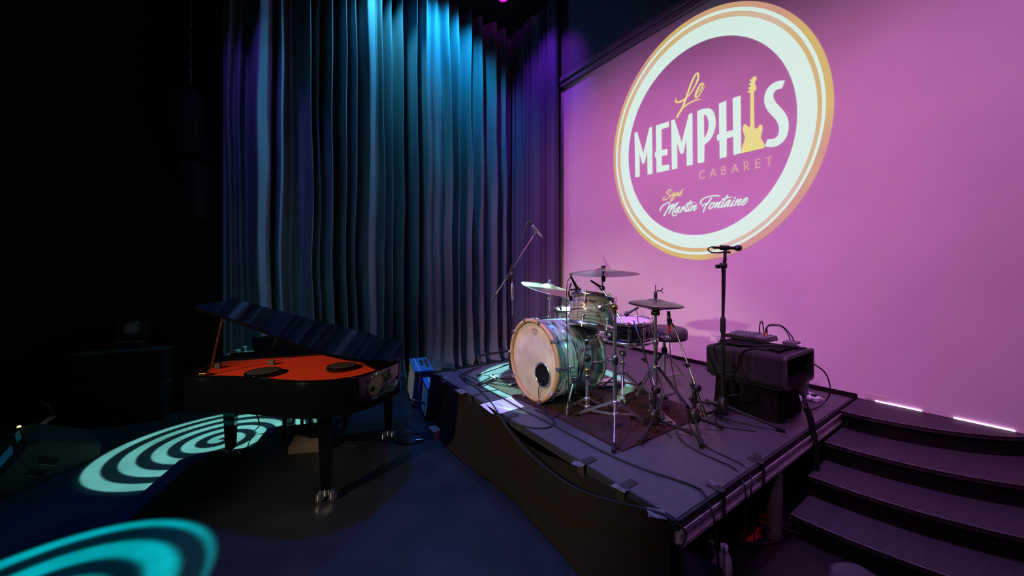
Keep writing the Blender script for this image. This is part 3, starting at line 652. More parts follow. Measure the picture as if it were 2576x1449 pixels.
# pair of round pads of the batter side: kick pedal
kp = thing('kick_pedal', 'white-lit kick drum pedal on the floor behind the bass drum', 'pedal', BC + BA * .62 - V((0, 0, .818 - RT)))
b = BC + BA * .58 - V((0, 0, .818 - RT))
MB().box(b + BA * .10 + V((0, 0, .03)), (.14, .042, .005), M.Rotation(-.12, 4, 'Y') @ M.Rotation(0, 4, 'Z')).obj('footboard', 'chrome', kp)
MB().box(b + BA * .10 + V((0, 0, .005)), (.15, .045, .004)).obj('base_plate', 'steel_dark', kp)
m = MB(); m.cyl(b + BH * .06, b + BH * .06 + V((0, 0, .2)), .008); m.cyl(b - BH * .06, b - BH * .06 + V((0, 0, .2)), .008); m.cyl(b - BH * .06 + V((0, 0, .2)), b + BH * .06 + V((0, 0, .2)), .006); m.obj('post_frame', 'chrome', kp)
m = MB().cyl(b + V((0, 0, .2)), b + BA * .08 + V((0, 0, .30)), .004); m.ball(b + BA * .08 + V((0, 0, .30)), .025, 12); m.obj('beater', 'head_white', kp)

# tripod stand helper (chrome hardware)
def tripod(root, c, zc, feet, zhub, mt='chrome', wd=.013, strut=True, foot='rubber'):
    """c base centre (x,y); zc height of the upper collar; zhub height of the lower hub"""
    for f in feet:
        f = V(f); top = V((c[0], c[1], zc)); hub = V((c[0], c[1], zhub)); d = (f - hub); d.z = 0; d.normalize()
        a = top + d * .022; knee = f + (a - f) * .06
        lg = MB(); lg.bar(a, knee, wd * .45, wd * 1.3, (0, 0, 1)); lo = lg.obj('leg', mt, root)
        MB().cyl(knee + (a - f).normalized() * .03, f, .011, .014, 10).obj('rubber_foot', foot, lo)
        if strut:
            mid = f + (a - f) * .42; MB().bar(hub + d * .015, mid, wd * .4, wd, (0, 0, 1)).obj('brace', mt, root)
    for z in (zc, zhub):
        MB().lathe([(.0, -.018), (.018, -.018), (.022, -.01), (.022, .01), (.018, .018), (0, .018)], M.Translation(V((c[0], c[1], z))), 16).obj('collar', mt, root)
def wing(root, p, d, mt='chrome'):
    d = V(d).normalized(); m = MB().cyl(p, V(p) + d * .03, .005, n=8); u = V((0, 0, 1))
    for s in (-1, 1): m.bar(V(p) + d * .028, V(p) + d * .038 + u * .018 * s, .010, .004)
    return m.obj('wing_nut', mt, root)
def cymbal(name, label, c, axis, rad, bell, h, mt):
    mx = frame(axis); mx.translation = V(c); root = thing(name, label, 'cymbal', c, frame(axis))
    pr = [(.006, h + bell), (.02, h + bell - .001), (.04, h + bell * .75), (.058, h + bell * .35), (.07, h + bell * .05)]
    n = 14
    for i in range(1, n + 1):
        k = i / n; pr.append((.07 + (rad - .07) * k, h * (1 - k ** 1.6)))
    lo = [(r, z - .0016) for r, z in reversed(pr)]
    MB().lathe(pr + lo, None, 72).obj('cymbal_plate', mt, root, local=True)
    return root, mx

# crash cymbal stand in front of the tom (boom stand)
cb = V((.644, 2.27, 0))
st = thing('cymbal_stand', 'chrome boom cymbal stand standing at the front of the rug', 'cymbal stand', V((cb.x, cb.y, RT)))
feet = [on(1544, 1136, RT), on(1444, 1043, RT), on(1630, 1066, RT)]
tripod(st, cb, .66, feet, .585)
MB().cyl(V((cb.x, cb.y, .52)), V((cb.x, cb.y, .93)), .0125, n=14).obj('lower_tube', 'chrome', st)
MB().cyl(V((cb.x, cb.y, .90)), V((cb.x, cb.y, 1.26)), .0095, n=14).obj('upper_tube', 'chrome', st)
MB().lathe([(0, -.03), (.016, -.03), (.019, -.02), (.019, .02), (.015, .03), (0, .03)], M.Translation(V((cb.x, cb.y, .93))), 16).obj('height_clamp', 'steel_dark', st)
wing(st, V((cb.x - .018, cb.y, .93)), (-1, -.2, 0))
cc = at(1518, 690, 2.40)                       # crash centre
b0, b1, b2 = at(1567, 814, 2.24), at(1544, 773, 2.27), at(1515, 725, 2.36)
MB().cyl(b0, b2, .0065, n=10).obj('boom_arm', 'chrome', st)
m = MB().lathe([(0, -.02), (.018, -.02), (.022, -.012), (.022, .012), (.018, .02), (0, .02)], M.Translation(b1) @ frame((.3, -1, .1)), 16); m.cyl(V((cb.x, cb.y, 1.22)), b1, .012); m.obj('boom_tilter', 'brass_gold', st)
MB().lathe([(0, -.016), (.014, -.016), (.018, 0), (.014, .016), (0, .016)], M.Translation(b2) @ frame((.2, -1, .1)), 14).obj('cymbal_tilter', 'steel_dark', st)
MB().cyl(b2, cc + V((0, 0, .045)), .0045, n=8).obj('cymbal_rod', 'black_metal', st)
MB().cyl(b2, b2 + V((-.075, .0, .05)), .009, .006, 8).obj('tilter_handle', 'black_plastic', st)
m = MB().cyl(cc + V((0, 0, -.05)), cc + V((0, 0, -.012)), .013); m.obj('felt_sleeve', 'black_plastic', st)
m = MB().cyl(cc + V((0, 0, .036)), cc + V((0, 0, .058)), .013, n=10); m.cyl(cc + V((0, 0, .012)), cc + V((0, 0, .04)), .007); m.obj('top_nut', 'black_plastic', st)
m = MB().box(b1 + (b2 - b1) * .45, (.012, .01, .016), None, .004); m.obj('boom_clamp', 'steel_dark', st)
cymbal('crash_cymbal', 'thin bronze crash cymbal, the highest one, tilted above the tom', cc, (.02, .10, 1), .228, .020, .022, 'cymbal_bronze')

# ride cymbal on the left, lit by the spiral
rc = at(1381, 727, 3.25)
cymbal('ride_cymbal', 'large pale-lit ride cymbal with striped reflections at the left of the kit', rc, (.22, -.13, 1), .255, .026, .022, 'cymbal_bronze')
st = thing('cymbal_stand', 'chrome cymbal stand rising behind the bass drum, holding the ride cymbal', 'cymbal stand', V((rc.x, rc.y, RZ)))
MB().cyl(V((rc.x, rc.y, .56)), V((rc.x, rc.y, 1.05)), .0125).obj('lower_tube', 'chrome', st)
MB().cyl(V((rc.x, rc.y, 1.0)), rc + V((0, 0, -.09)), .0095).obj('upper_tube', 'chrome', st)
m = MB().lathe([(0, -.02), (.017, -.02), (.02, 0), (.017, .02), (0, .02)], M.Translation(V((rc.x, rc.y, 1.07))), 14); m.obj('height_clamp', 'chrome', st); wing(st, V((rc.x - .015, rc.y, 1.07)), (-1, -.3, 0))
MB().lathe([(0, -.014), (.016, -.014), (.019, 0), (.016, .014), (0, .014)], M.Translation(rc + V((0, 0, -.085))) @ frame((.3, -1, 0)), 14).obj('cymbal_tilter', 'chrome', st)
MB().cyl(rc + V((0, 0, -.085)), rc + V((0.004, -.004, .075)), .005).obj('cymbal_rod', 'chrome', st)
m = MB().cyl(rc + V((0.003, -.003, .050)), rc + V((.003, -.003, .062)), .017, .012); m.ball(rc + V((.004, -.004, .072)), .010, 10); m.obj('top_nut', 'chrome', st)
tripod(st, (rc.x, rc.y), .68, [V((rc.x + .22 * math.cos(a), rc.y + .22 * math.sin(a), RZ)) for a in (.9, 3.0, 5.1)], .58)

# rack tom on its own stand
tc_ = V((.580, 2.65, 1.187)); ta = V((.15, .20, .96)).normalized()
tom, tmx = drum('rack_tom', 'small grey-streaked rack tom tilted above the bass drum', tc_, ta, .156, .205, 'oyster_wrap_tom', 'chrome', 'head_white', 'head_white', 6)
fwd = V((-.45, -1, 0)); fwd = (fwd - ta * fwd.dot(ta)).normalized(); sd = ta.cross(fwd)
m = MB(); bp = lambda x, y: tc_ + fwd * .1572 + sd * (x - .035) + ta * (y + .02) - fwd * (abs(x - .035) ** 2) * 3.2
for k in range(6):
    a0, a1 = math.pi / 3 * k, math.pi / 3 * (k + 1); ribbon(m, [(.014 * math.cos(a0), .014 * math.sin(a0)), (.014 * math.cos(a1), .014 * math.sin(a1))], [.005] * 2, bp, False)
m.obj('badge', 'brass_gold', tom, recalc=False)
for k, a in enumerate((.55,)):
    p = tc_ + (fwd * math.cos(a) + sd * math.sin(a)) * .160
    m = MB().ball(p + ta * .02, .020, 12, (.9, 1, 1.6), frame(ta, fwd)); m.cyl(p + ta * .02, p + ta * .02 + fwd * .03, .010); m.obj('mount_bracket', 'chrome', tom)
tb = V((.562, 2.72, 0))
st = thing('tom_stand', 'short chrome tom stand standing close to the bass drum shell', 'tom stand', V((tb.x - .02, tb.y - .24, RT)))
tbx, tby = at(1477, 1000, 2.50).x, 2.50
tripod(st, (tbx, tby), .60, [on(1437, 1021, RT) , on(1541, 1032, RT), V((tbx + .02, tby + .20, RT))], .545, wd=.011)
MB().cyl(V((tbx, tby, .53)), V((tbx, tby, .76)), .0115).obj('lower_tube', 'chrome', st)
MB().cyl(V((tbx, tby, .74)), V((tbx, tby, .90)), .009).obj('upper_tube', 'chrome', st)
for z in (.76, .80): MB().lathe([(0, -.016), (.017, -.016), (.020, -.006), (.020, .008), (.015, .016), (0, .016)], M.Translation(V((tbx, tby, z))), 14).obj('height_clamp', 'steel_dark' if z < .78 else 'brass_gold', st)
m = MB().lathe([(0, -.018), (.022, -.018), (.027, 0), (.022, .018), (0, .018)], M.Translation(V((tbx, tby, .885))) @ frame((.2, -1, 0)), 16); m.obj('ball_joint', 'black_metal', st)
a0 = V((tbx - .03, tby - .01, .84)); a1 = at(1475, 860, 2.48); a2 = at(1535, 845, 2.62)
MB().tube(spline([a0, (a0 + a1) / 2, a1], 4), .0075).obj('mount_rod', 'chrome', st)
MB().cyl(a1, a2, .0075).obj('mount_rod', 'chrome', st); MB().cyl(a2, tc_ + V((.08, .02, -.09)), .0075).obj('mount_rod', 'chrome', st)
MB().box(a1, (.014, .014, .018), None, .005).obj('rod_clamp', 'steel_dark', st)

# floor tom behind, snare drum
ftc = V((.612, 3.42, .945))
flt, _ = drum('floor_tom', 'grey-streaked floor tom standing behind the rack tom', ftc, (-.06, -.05, 1), .195, .34, 'oyster_wrap_tom', 'chrome', 'head_white', 'head_white', 8)
for a in (.4, 2.5, 4.6):
    p = V((ftc.x + .215 * math.cos(a), ftc.y + .215 * math.sin(a), 0)); m = MB().cyl(V((p.x, p.y, .93)), V((p.x, p.y, RZ + .02)), .006); m.cyl(V((p.x, p.y, RZ + .03)), V((p.x, p.y, RZ)), .011, n=8); lg = m.obj('leg', 'chrome', flt)
    MB().box(V((p.x - .012 * math.cos(a), p.y - .012 * math.sin(a), .86)), (.014, .014, .03), None, .004).obj('leg_bracket', 'chrome', lg)
sc_ = V((.95, 2.95, 1.005))
snare, _ = drum('snare_drum', 'black snare drum with chrome hoops and a white head', sc_, (-.03, -.06, 1), .178, .150, 'snare_black', 'chrome', 'head_white', 'head_white', 10, double=True, hoopw=.026)
MB().box(sc_ + V((-.05, -.178, -.01)), (.012, .012, .035), M.Rotation(.3, 4, 'Z'), .004).obj('strainer', 'chrome', snare)
st = thing('snare_stand', 'chrome basket stand carrying the snare drum', 'snare stand', V((.86, 2.86, RT)))
sbx, sby = .875, 2.87
tripod(st, (sbx, sby), .68, [on(1564, 1021, RT), on(1627, 992, RZ), on(1506, 980, RZ)], .60, wd=.012)
MB().cyl(V((sbx, sby, .58)), V((sbx, sby, .82)), .012).obj('lower_tube', 'chrome', st)
m = MB().lathe([(0, -.02), (.017, -.02), (.021, 0), (.017, .02), (0, .02)], M.Translation(V((sbx, sby, .76))), 14); m.obj('height_clamp', 'chrome', st); wing(st, V((sbx - .015, sby, .76)), (-1, -.4, 0))
hubp = V((sc_.x - .01, sc_.y - .02, .865)); MB().cyl(V((sbx, sby, .80)), hubp, .010).obj('tilter_tube', 'chrome', st)
MB().lathe([(0, -.022), (.02, -.022), (.024, 0), (.02, .022), (0, .022)], M.Translation(V((sbx, sby, .83))) @ frame((.5, -1, 0)), 14).obj('tilter', 'steel_dark', st)
for a in (.5, 2.6, 4.7):
    e = hubp + V((.19 * math.cos(a), .19 * math.sin(a), .055)); m = MB().bar(hubp, e, .008, .016); m.bar(e, e + V((0, 0, .04)), .008, .016); ar = m.obj('basket_arm', 'chrome', st)
    MB().box(e + V((0, 0, .04)), (.012, .012, .010), None, .003).obj('rubber_grip', 'rubber', ar)

# hi-hat
hx, hy = .985, 2.49
hz = at(1651, 766, 2.49).z
for top in (1, 0):
    cymbal('hi_hat_cymbal', 'dark ' + ('upper' if top else 'lower') + ' cymbal of the hi-hat pair', V((hx, hy, hz + (.004 if top else -.004))), (.04, -.03, 1) if top else (-.04, .03, -1), .178, .016, .020, 'cymbal_dark')
st = thing('hi_hat_stand', 'chrome hi-hat stand with folding legs and pedal at the right of the kit', 'hi-hat stand', V((hx, hy, RT)))
MB().cyl(V((hx, hy, .54)), V((hx, hy, 1.0)), .0135, n=14).obj('lower_tube', 'chrome', st)
MB().cyl(V((hx, hy, .98)), V((hx, hy, hz - .05)), .010).obj('upper_tube', 'chrome', st)
MB().cyl(V((hx, hy, hz - .06)), V((hx, hy, hz + .135)), .0035).obj('pull_rod', 'chrome', st)
MB().lathe([(0, -.018), (.026, -.018), (.03, -.006), (.026, .012), (.012, .02), (0, .02)], M.Translation(V((hx, hy, hz - .055))), 18).obj('bottom_seat', 'black_plastic', st)
m = MB().lathe([(0, -.018), (.011, -.018), (.011, .03), (0, .03)], M.Translation(V((hx, hy, hz + .06))), 12); m.obj('clutch', 'black_metal', st); wing(st, V((hx + .01, hy, hz + .095)), (1, -.2, 0), 'black_metal')
MB().lathe([(0, -.02), (.018, -.02), (.021, 0), (.018, .02), (0, .02)], M.Translation(V((hx, hy, 1.0))), 14).obj('height_clamp', 'chrome', st)
tripod(st, (hx, hy), .82, [on(1594, 1004, RZ), on(1737, 1033, RT), V((hx + .20, hy + .30, RZ))], .615, wd=.016)
m = MB(); fb = V((hx - .01, hy - .18, 0)); m.bar(V((hx, hy + .03, .545)), V((fb.x, fb.y, .525)), .075, .008); m.obj('footboard', 'steel_dark', st)
m = MB(); [m.bar(V((hx + s * .04, hy + .02, RT + .008)), V((hx + s * .045, hy - .20, RT + .008)), .01, .008) for s in (-1, 1)]; m.bar(V((hx - .045, hy - .20, RT + .008)), V((hx + .045, hy - .20, RT + .008)), .01, .008); m.obj('pedal_frame', 'chrome', st)
m = MB(); [m.bar(V((hx + s * .038, hy, RT)), V((hx + s * .038, hy, .66)), .012, .006) for s in (-1, 1)]; m.obj('pedal_yoke', 'chrome', st)

# throne
tx, ty = 1.31, 3.12
th = thing('drum_throne', 'round black padded drum stool on a chrome tripod', 'stool', V((tx, ty, RZ)))
MB().lathe([(0, .898), (.16, .898), (.176, .905), (.183, .93), (.183, .962), (.176, .985), (.15, .999), (.08, 1.004), (0, 1.005)], M.Translation(V((tx, ty, 0))), 48).obj('seat', 'throne_vinyl', th)
MB().lathe([(.1835, .915), (.1855, .918), (.1835, .921)], M.Translation(V((tx, ty, 0))), 48).obj('seat_piping', 'black_plastic', th)
def seatp(x, y):
    a = math.atan2(-ty, -tx) + x / .185; return V((tx + .1855 * math.cos(a), ty + .1855 * math.sin(a), .935 + y))
m = MB(); X0 = -.012
def gl(strokes, x, sc):
    for a, b in strokes: ribbon(m, [(x + a[0] * sc, a[1] * sc), (x + b[0] * sc, b[1] * sc)], [.0055] * 2, seatp, False)
Tl = [((0, 1), (.8, 1)), ((.4, 1), (.4, 0))]; Al = [((0, 0), (.42, 1)), ((.42, 1), (.84, 0)), ((.2, .3), (.64, .3))]; Ml = [((0, 0), (.05, 1)), ((.05, 1), (.45, .2)), ((.45, .2), (.85, 1)), ((.85, 1), (.9, 0))]
for k, l in enumerate((Tl, Al, Ml, Al)): gl(l, X0 - .045 + k * .027, .025)
ribbon(m, [(X0 - .01, -.010), (X0 + .05, -.010)], [.003] * 2, seatp, False)
m.obj('tama_lettering', 'print_white', th, recalc=False)
MB().cyl(V((tx, ty, .535)), V((tx, ty, .90)), .0145, n=16).obj('post', 'chrome', th)
MB().lathe([(0, -.025), (.022, -.025), (.026, 0), (.02, .025), (0, .025)], M.Translation(V((tx, ty, .80))), 16).obj('height_clamp', 'black_metal', th)
tripod(th, (tx, ty), .775, [on(1746, 978, RZ), V((tx - .24, ty - .05, RZ)), V((tx + .05, ty + .26, RZ))], .57, wd=.017)

# ------------------------------------------------------------------ microphones and their stands
def side(px, py, o=.032):                     # point hanging just outside the right side of the platform
    u = (px - CX) / FPX; return at(px, py, -(RS1 + o) / (.824 - .567 * u))

def sm_mic(name, label, tail, tip, r=.016, head=None, body='black_metal', clipm=None):
    """handheld style microphone from tail to tip"""
    tail, tip = V(tail), V(tip); d = (tip - tail); L = d.length; mx = frame(d); mx.translation = tail
    root = thing(name, label, 'microphone', tail)
    MB().lathe([(0, 0), (r * .6, 0), (r * .62, L * .1), (r * .9, L * .68), (r * 1.15, L * .74), (0, L * .74)], mx, 18).obj('body', body, root)
    MB().lathe([(r * 1.1, L * .72), (r * 1.5, L * .76), (r * 1.62, L * .85), (r * 1.5, L * .94), (r * .9, L * .99), (0, L)], mx, 20).obj('grille', head or 'mic_grille_dark', root)
    MB().lathe([(r * 1.55, L * .80), (r * 1.7, L * .82), (r * 1.7, L * .85), (r * 1.55, L * .86)], mx, 20).obj('grille_band', body, root)
    MB().lathe([(r * .5, -.03), (r * .62, -.028), (r * .62, .004), (0, .004)], mx, 12).obj('connector', 'black_plastic', root)
    return root
def pencil_mic(name, label, tail, tip, r, body, band=None):
    tail, tip = V(tail), V(tip); d = (tip - tail); L = d.length; mx = frame(d); mx.translation = tail
    root = thing(name, label, 'microphone', tail)
    MB().lathe([(0, 0), (r * .8, 0), (r, .006), (r, L * .8), (r * .9, L * .81), (r * .9, L * .84), (r, L * .85), (r, L * .99), (r * .8, L), (0, L)], mx, 16).obj('body', body, root)
    MB().lathe([(r * 1.01, L * .87), (r * 1.03, L * .88), (r * 1.03, L * .95), (r * 1.01, L * .96)], mx, 16).obj('grille', 'mic_grille_dark', root)
    MB().lathe([(r * .5, -.06), (r * .8, -.05), (r * .9, 0), (0, 0)], mx, 12).obj('connector', band or 'black_plastic', root)
    return root
def short_stand(name, label, hub, feet, b_lo, b_cl, b_hi, zcol):
    hub = V(hub); root = thing(name, label, 'mic stand', V((hub.x, hub.y, RT)))
    MB().lathe([(0, RT + .035), (.025, RT + .035), (.036, RT + .055), (.036, RT + .095), (.028, RT + .120), (.015, RT + .130), (0, RT + .130)], M.Translation(V((hub.x, hub.y, 0))), 20).obj('base_hub', 'black_metal', root)
    for f in feet:
        f = V(f); a = V((hub.x, hub.y, RT + .07)); d = (f + V((0, 0, .012)) - a)
        lo = MB().cyl(a, a + d, .009, n=10).obj('leg', 'black_metal', root)
        MB().cyl(a + d * .80, a + d * 1.02, .0125, .0145, 10).obj('rubber_foot', 'rubber', lo)
    MB().cyl(V((hub.x, hub.y, RT + .12)), V((hub.x, hub.y, zcol)), .011, n=12).obj('column', 'black_metal', root)
    m = MB().cyl(V((hub.x, hub.y, zcol - .06)), V((hub.x, hub.y, zcol - .02)), .016, n=12); m.cyl(V((hub.x - .016, hub.y - .01, zcol - .04)), V((hub.x - .036, hub.y - .02, zcol - .04)), .009); m.obj('column_clutch', 'black_plastic', root)
    MB().cyl(V((hub.x + .02, hub.y - .03, RT + .095)), V((hub.x + .03, hub.y - .045, RT + .098)), .011, n=12).obj('hub_screw', 'brass_gold', root)
    b_lo, b_cl, b_hi = V(b_lo), V(b_cl), V(b_hi)
    MB().cyl(b_cl, b_hi, .0055, n=8).obj('boom', 'steel_dark', root)
    MB().cyl(b_lo, b_lo + (b_hi - b_lo) * .42, .0085, n=10).obj('boom_sleeve', 'black_metal', root)
    MB().cyl(b_lo, b_lo + (b_hi - b_lo) * .12, .013, n=10).obj('counterweight', 'black_metal', root)
    jp = V((hub.x, hub.y, zcol)); m = MB().lathe([(0, -.02), (.020, -.02), (.023, 0), (.020, .02), (0, .02)], M.Translation(b_cl) @ frame((.4, -1, 0)), 14); m.cyl(jp, b_cl, .012); m.obj('boom_joint', 'black_plastic', root)
    p = b_lo + (b_hi - b_lo) * .55; m = MB().lathe([(0, -.014), (.013, -.014), (.013, .014), (0, .014)], M.Translation(p) @ frame(b_hi - b_lo), 12); m.cyl(p, p + V((-.028, -.012, .008)), .008); m.obj('boom_clutch', 'black_plastic', root)
    return root
h1 = V((.873, 2.23, 0)); z1 = at(1648, 990, 2.23).z
short_stand('short_mic_stand', 'low black mic stand with a boom reaching up to the snare drum', h1, [on(1589, 1050, RT), on(1610, 1117, RT), on(1741, 1094, RT)], at(1668, 1055, 2.17), at(1650, 980, 2.24), at(1594, 806, 2.66), z1)
sm_mic('snare_microphone', 'small dark microphone aimed down at the snare drum head', at(1598, 778, 2.72), at(1573, 792, 2.80), .013, body='mic_silver')
cable('mic_cable', 'thin black cable looping from the snare microphone down its boom', [at(1599, 777, 2.71), at(1603, 790, 2.66), at(1606, 815, 2.6), at(1620, 880, 2.45), at(1640, 950, 2.3), at(1655, 1020, 2.2), on(1672, 1080, RT + .01), on(1690, 1100, RT)], .003)
h2 = V((1.13, 2.25, 0)); z2_ = at(1745, 985, 2.25).z
short_stand('short_mic_stand', 'low black mic stand nearer the rack case, its boom leaning left to the hi-hat', h2, [on(1766, 1126, RT), on(1816, 1079, RT), on(1806, 1037, RZ)], at(1775, 1050, 2.18), at(1752, 975, 2.25), at(1697, 824, 2.44), z2_)
pencil_mic('hi_hat_microphone', 'slim black pencil microphone with a red plug beside the hi-hat', at(1683, 818, 2.46), at(1682, 783, 2.46), .011, 'black_metal', 'red_plastic')
m = MB().bar(at(1697, 824, 2.44), at(1684, 806, 2.46), .014, .012); m.cyl(at(1688, 806, 2.46), at(1680, 806, 2.455), .014); tag(m.obj('mic_clip', 'black_plastic', origin=at(1690, 815, 2.45)), 'black clip joining the hi-hat microphone to its boom', 'mic clip')
cable('mic_cable', 'thin black cable dropping from the red-plugged hi-hat microphone to the deck', [at(1683, 834, 2.46), at(1685, 870, 2.44), at(1690, 920, 2.4), at(1705, 990, 2.3), at(1728, 1050, 2.2), on(1745, 1090, RT), on(1780, 1125, RT - .004), on(1830, 1150, RZ + .004), on(1872, 1172, RZ + .004), wp(RS1 + .03, WH - R.dot(on(1883, 1190, RZ)), RZ - .03), side(1889, 1235), side(1893, 1290), side(1896, 1340), on(1905, 1395, .005)], .0035)
cable('mic_cable', 'thin black cable running past the front mic stand foot and over the side rail', [on(1700, 1080, RT), on(1715, 1108, RT), on(1760, 1138, RZ + .004), on(1810, 1160, RZ + .004), on(1850, 1180, RZ + .005), wp(RS1 + .03, WH - R.dot(on(1868, 1205, RZ)), RZ - .03), side(1876, 1250), side(1876, 1310), side(1874, 1370), on(1872, 1425, .005)], .0035)
# tom microphone clipped to the rim
sm_mic('tom_microphone', 'short black microphone clamped on the rack tom rim', at(1440, 703, 2.56), at(1457, 735, 2.60), .0135, body='black_metal')
tmc = thing('tom_mic_clamp', 'black clamp with lever holding the tom microphone', 'mic clamp', at(1434, 745, 2.56))
m = MB().tube(spline([at(1434, 752, 2.58), at(1431, 738, 2.56), at(1434, 730, 2.55), at(1447, 728, 2.57)], 5), .006); m.obj('arm', 'black_plastic', tmc)
MB().bar(at(1432, 727, 2.55), at(1437, 713, 2.55), .012, .008).obj('lever', 'black_plastic', tmc)
MB().box(at(1436, 751, 2.585), (.012, .012, .018), None, .004).obj('jaw', 'steel_dark', tmc)
cable('mic_cable', 'thin black cable arching from the tom microphone and hanging past the bass drum', [at(1440, 701, 2.55), at(1436, 699, 2.54), at(1428, 708, 2.52), at(1425, 740, 2.48), at(1425, 800, 2.45), at(1428, 880, 2.45), at(1430, 960, 2.44), at(1430, 1010, 2.42), on(1436, 1048, RT), on(1460, 1060, RT)], .003)
sm_mic('floor_tom_microphone', 'pale-lit round-headed microphone over the floor tom', at(1409, 741, 3.18), at(1428, 764, 3.22), .022, head='mic_grille', body='mic_silver')
m = MB().tube(spline([at(1410, 750, 3.19), at(1408, 768, 3.24), at(1412, 780, 3.26)], 5), .008); tag(m.obj('mic_clamp_arm', 'black_plastic', origin=at(1410, 780, 3.26)), 'black arm holding the round-headed microphone on the floor tom rim', 'mic clamp')

# overhead microphone on the tall boom stand behind the bass drum
obx, oby = .0, 3.54
st = thing('boom_mic_stand', 'tall boom mic stand behind the bass drum, angled up to the overhead microphone', 'mic stand', V((obx, oby, RZ)))
MB().cyl(V((obx, oby, .56)), V((obx, oby, 1.05)), .0125).obj('lower_tube', 'black_metal', st)
MB().cyl(V((obx, oby, 1.03)), V((obx, oby, 1.40)), .0085).obj('upper_tube', 'steel_dark', st)
MB().lathe([(0, 1.19), (.013, 1.19), (.014, 1.21), (.014, 1.33), (.011, 1.36), (0, 1.36)], M.Translation(V((obx, oby, 0))), 12).obj('grip_sleeve', 'mic_silver', st)
bl, bh = at(1237, 757, 3.52), at(1343, 592, 3.56); jc = at(1287, 683, 3.54)
MB().cyl(bl, bh, .0065).obj('boom', 'steel_dark', st)
MB().cyl(at(1273, 703, 3.53), at(1291, 672, 3.545), .012).obj('boom_sleeve', 'black_metal', st)
MB().cyl(bl, at(1247, 740, 3.525), .0105).obj('counterweight', 'black_metal', st)
m = MB().lathe([(0, -.022), (.022, -.022), (.026, 0), (.022, .022), (0, .022)], M.Translation(at(1288, 691, 3.52)) @ frame((.2, -1, 0)), 16); m.cyl(V((obx, oby, 1.38)), at(1288, 691, 3.52), .014); m.obj('boom_joint', 'black_plastic', st)
for f in (on(1200, 947, RZ), V((.24, 3.75, RZ)), V((.20, 3.30, RZ))):
    lo = MB().cyl(V((obx, oby, .58)), V(f) + V((0, 0, .012)), .007).obj('leg', 'black_metal', st)
    MB().cyl(V(f) + (V((obx, oby, .58)) - V(f)) * .1 + V((0, 0, .008)), V(f) + V((0, 0, .010)), .011).obj('rubber_foot', 'rubber', lo)
MB().lathe([(0, .53), (.03, .53), (.03, .6), (.018, .63), (0, .63)], M.Translation(V((obx, oby, 0))), 16).obj('base_hub', 'black_metal', st)
pencil_mic('overhead_microphone', 'silver pencil microphone at the top of the tall boom stand', at(1338, 567, 3.55), at(1363, 596, 3.57), .0125, 'mic_silver')
m = MB().bar(bh, at(1347, 580, 3.56), .018, .016); m.cyl(at(1344, 577, 3.56), at(1351, 585, 3.562), .017); tag(m.obj('mic_clip', 'mic_silver', origin=bh), 'pale clip holding the overhead microphone on the tall boom', 'mic clip')
cable('mic_cable', 'thin black cable hanging along the tall boom from the overhead microphone', [at(1337, 565, 3.55), at(1332, 559, 3.54), at(1324, 566, 3.53), at(1315, 595, 3.53), at(1305, 625, 3.53), at(1290, 660, 3.525), at(1281, 690, 3.51), at(1281, 760, 3.51), at(1285, 860, 3.51), at(1283, 925, 3.50)], .0035)
# straight vocal stand in front of the rack case
vx, vy = 1.395, 2.40
st = thing('straight_mic_stand', 'tall straight black mic stand in front of the equipment case', 'mic stand', V((vx, vy, RZ)))
MB().cyl(V((vx, vy, .55)), V((vx, vy, 1.10)), .0125).obj('lower_tube', 'black_metal', st)
MB().cyl(V((vx, vy, 1.08)), V((vx, vy, 1.50)), .0085).obj('upper_tube', 'black_metal', st)
MB().lathe([(0, 1.075), (.014, 1.075), (.0165, 1.09), (.0165, 1.16), (.013, 1.18), (0, 1.18)], M.Translation(V((vx, vy, 0))), 14).obj('height_clutch', 'black_plastic', st)
MB().lathe([(0, 1.025), (.016, 1.025), (.016, 1.04), (0, 1.04)], M.Translation(V((vx, vy, 0))), 14).obj('cable_ring', 'black_plastic', st)
vt = V((vx, vy, 1.50)); sw = at(1824, 650, 2.40)
m = MB().lathe([(0, -.02), (.017, -.02), (.02, 0), (.017, .02), (0, .02)], M.Translation(V((vx - .005, vy - .01, 1.52))) @ frame((1, -.3, 0)), 14); m.cyl(V((vx, vy, 1.48)), sw, .011); m.obj('swivel', 'black_plastic', st)
m = MB().cyl(sw, sw + V((0, 0, .07)), .010); m.cyl(sw + V((0, 0, .04)), sw + V((.03, -.01, .04)), .008); m.obj('mic_mount', 'mic_silver', st)
m = MB().cyl(V((vx - .02, vy, 1.515)), V((vx - .045, vy, 1.515)), .013); m.obj('swivel_knob', 'black_plastic', st)
for f in (on(1976, 1089, RZ), on(1778, 1012, RZ), V((vx - .05, vy + .31, RZ))):
    f = V(f); a = V((vx, vy, .60)); lo = MB().cyl(a, f + V((0, 0, .012)), .0095).obj('leg', 'black_metal', st)
    MB().cyl(f + (a - f) * .14 + V((0, 0, .008)), f + V((0, 0, .012)), .014, n=10).obj('rubber_foot', 'rubber', lo)
MB().lathe([(0, .54), (.03, .54), (.034, .58), (.028, .63), (.016, .65), (0, .65)], M.Translation(V((vx, vy, 0))), 18).obj('base_hub', 'black_metal', st)
sm_mic('vocal_microphone', 'black vocal microphone lying level on top of the straight stand', at(1806, 623, 2.40), at(1866, 624, 2.38), .0125, head='mic_grille_dark')
m = MB().tube([at(1812, 623, 2.40), at(1834, 623.5, 2.39)], .0165, 14, False); m.cyl(sw + V((0, 0, .065)), at(1824, 627, 2.395), .012); tag(m.obj('mic_clip', 'black_plastic', origin=at(1824, 627, 2.395)), 'black clip gripping the level vocal microphone', 'mic clip')
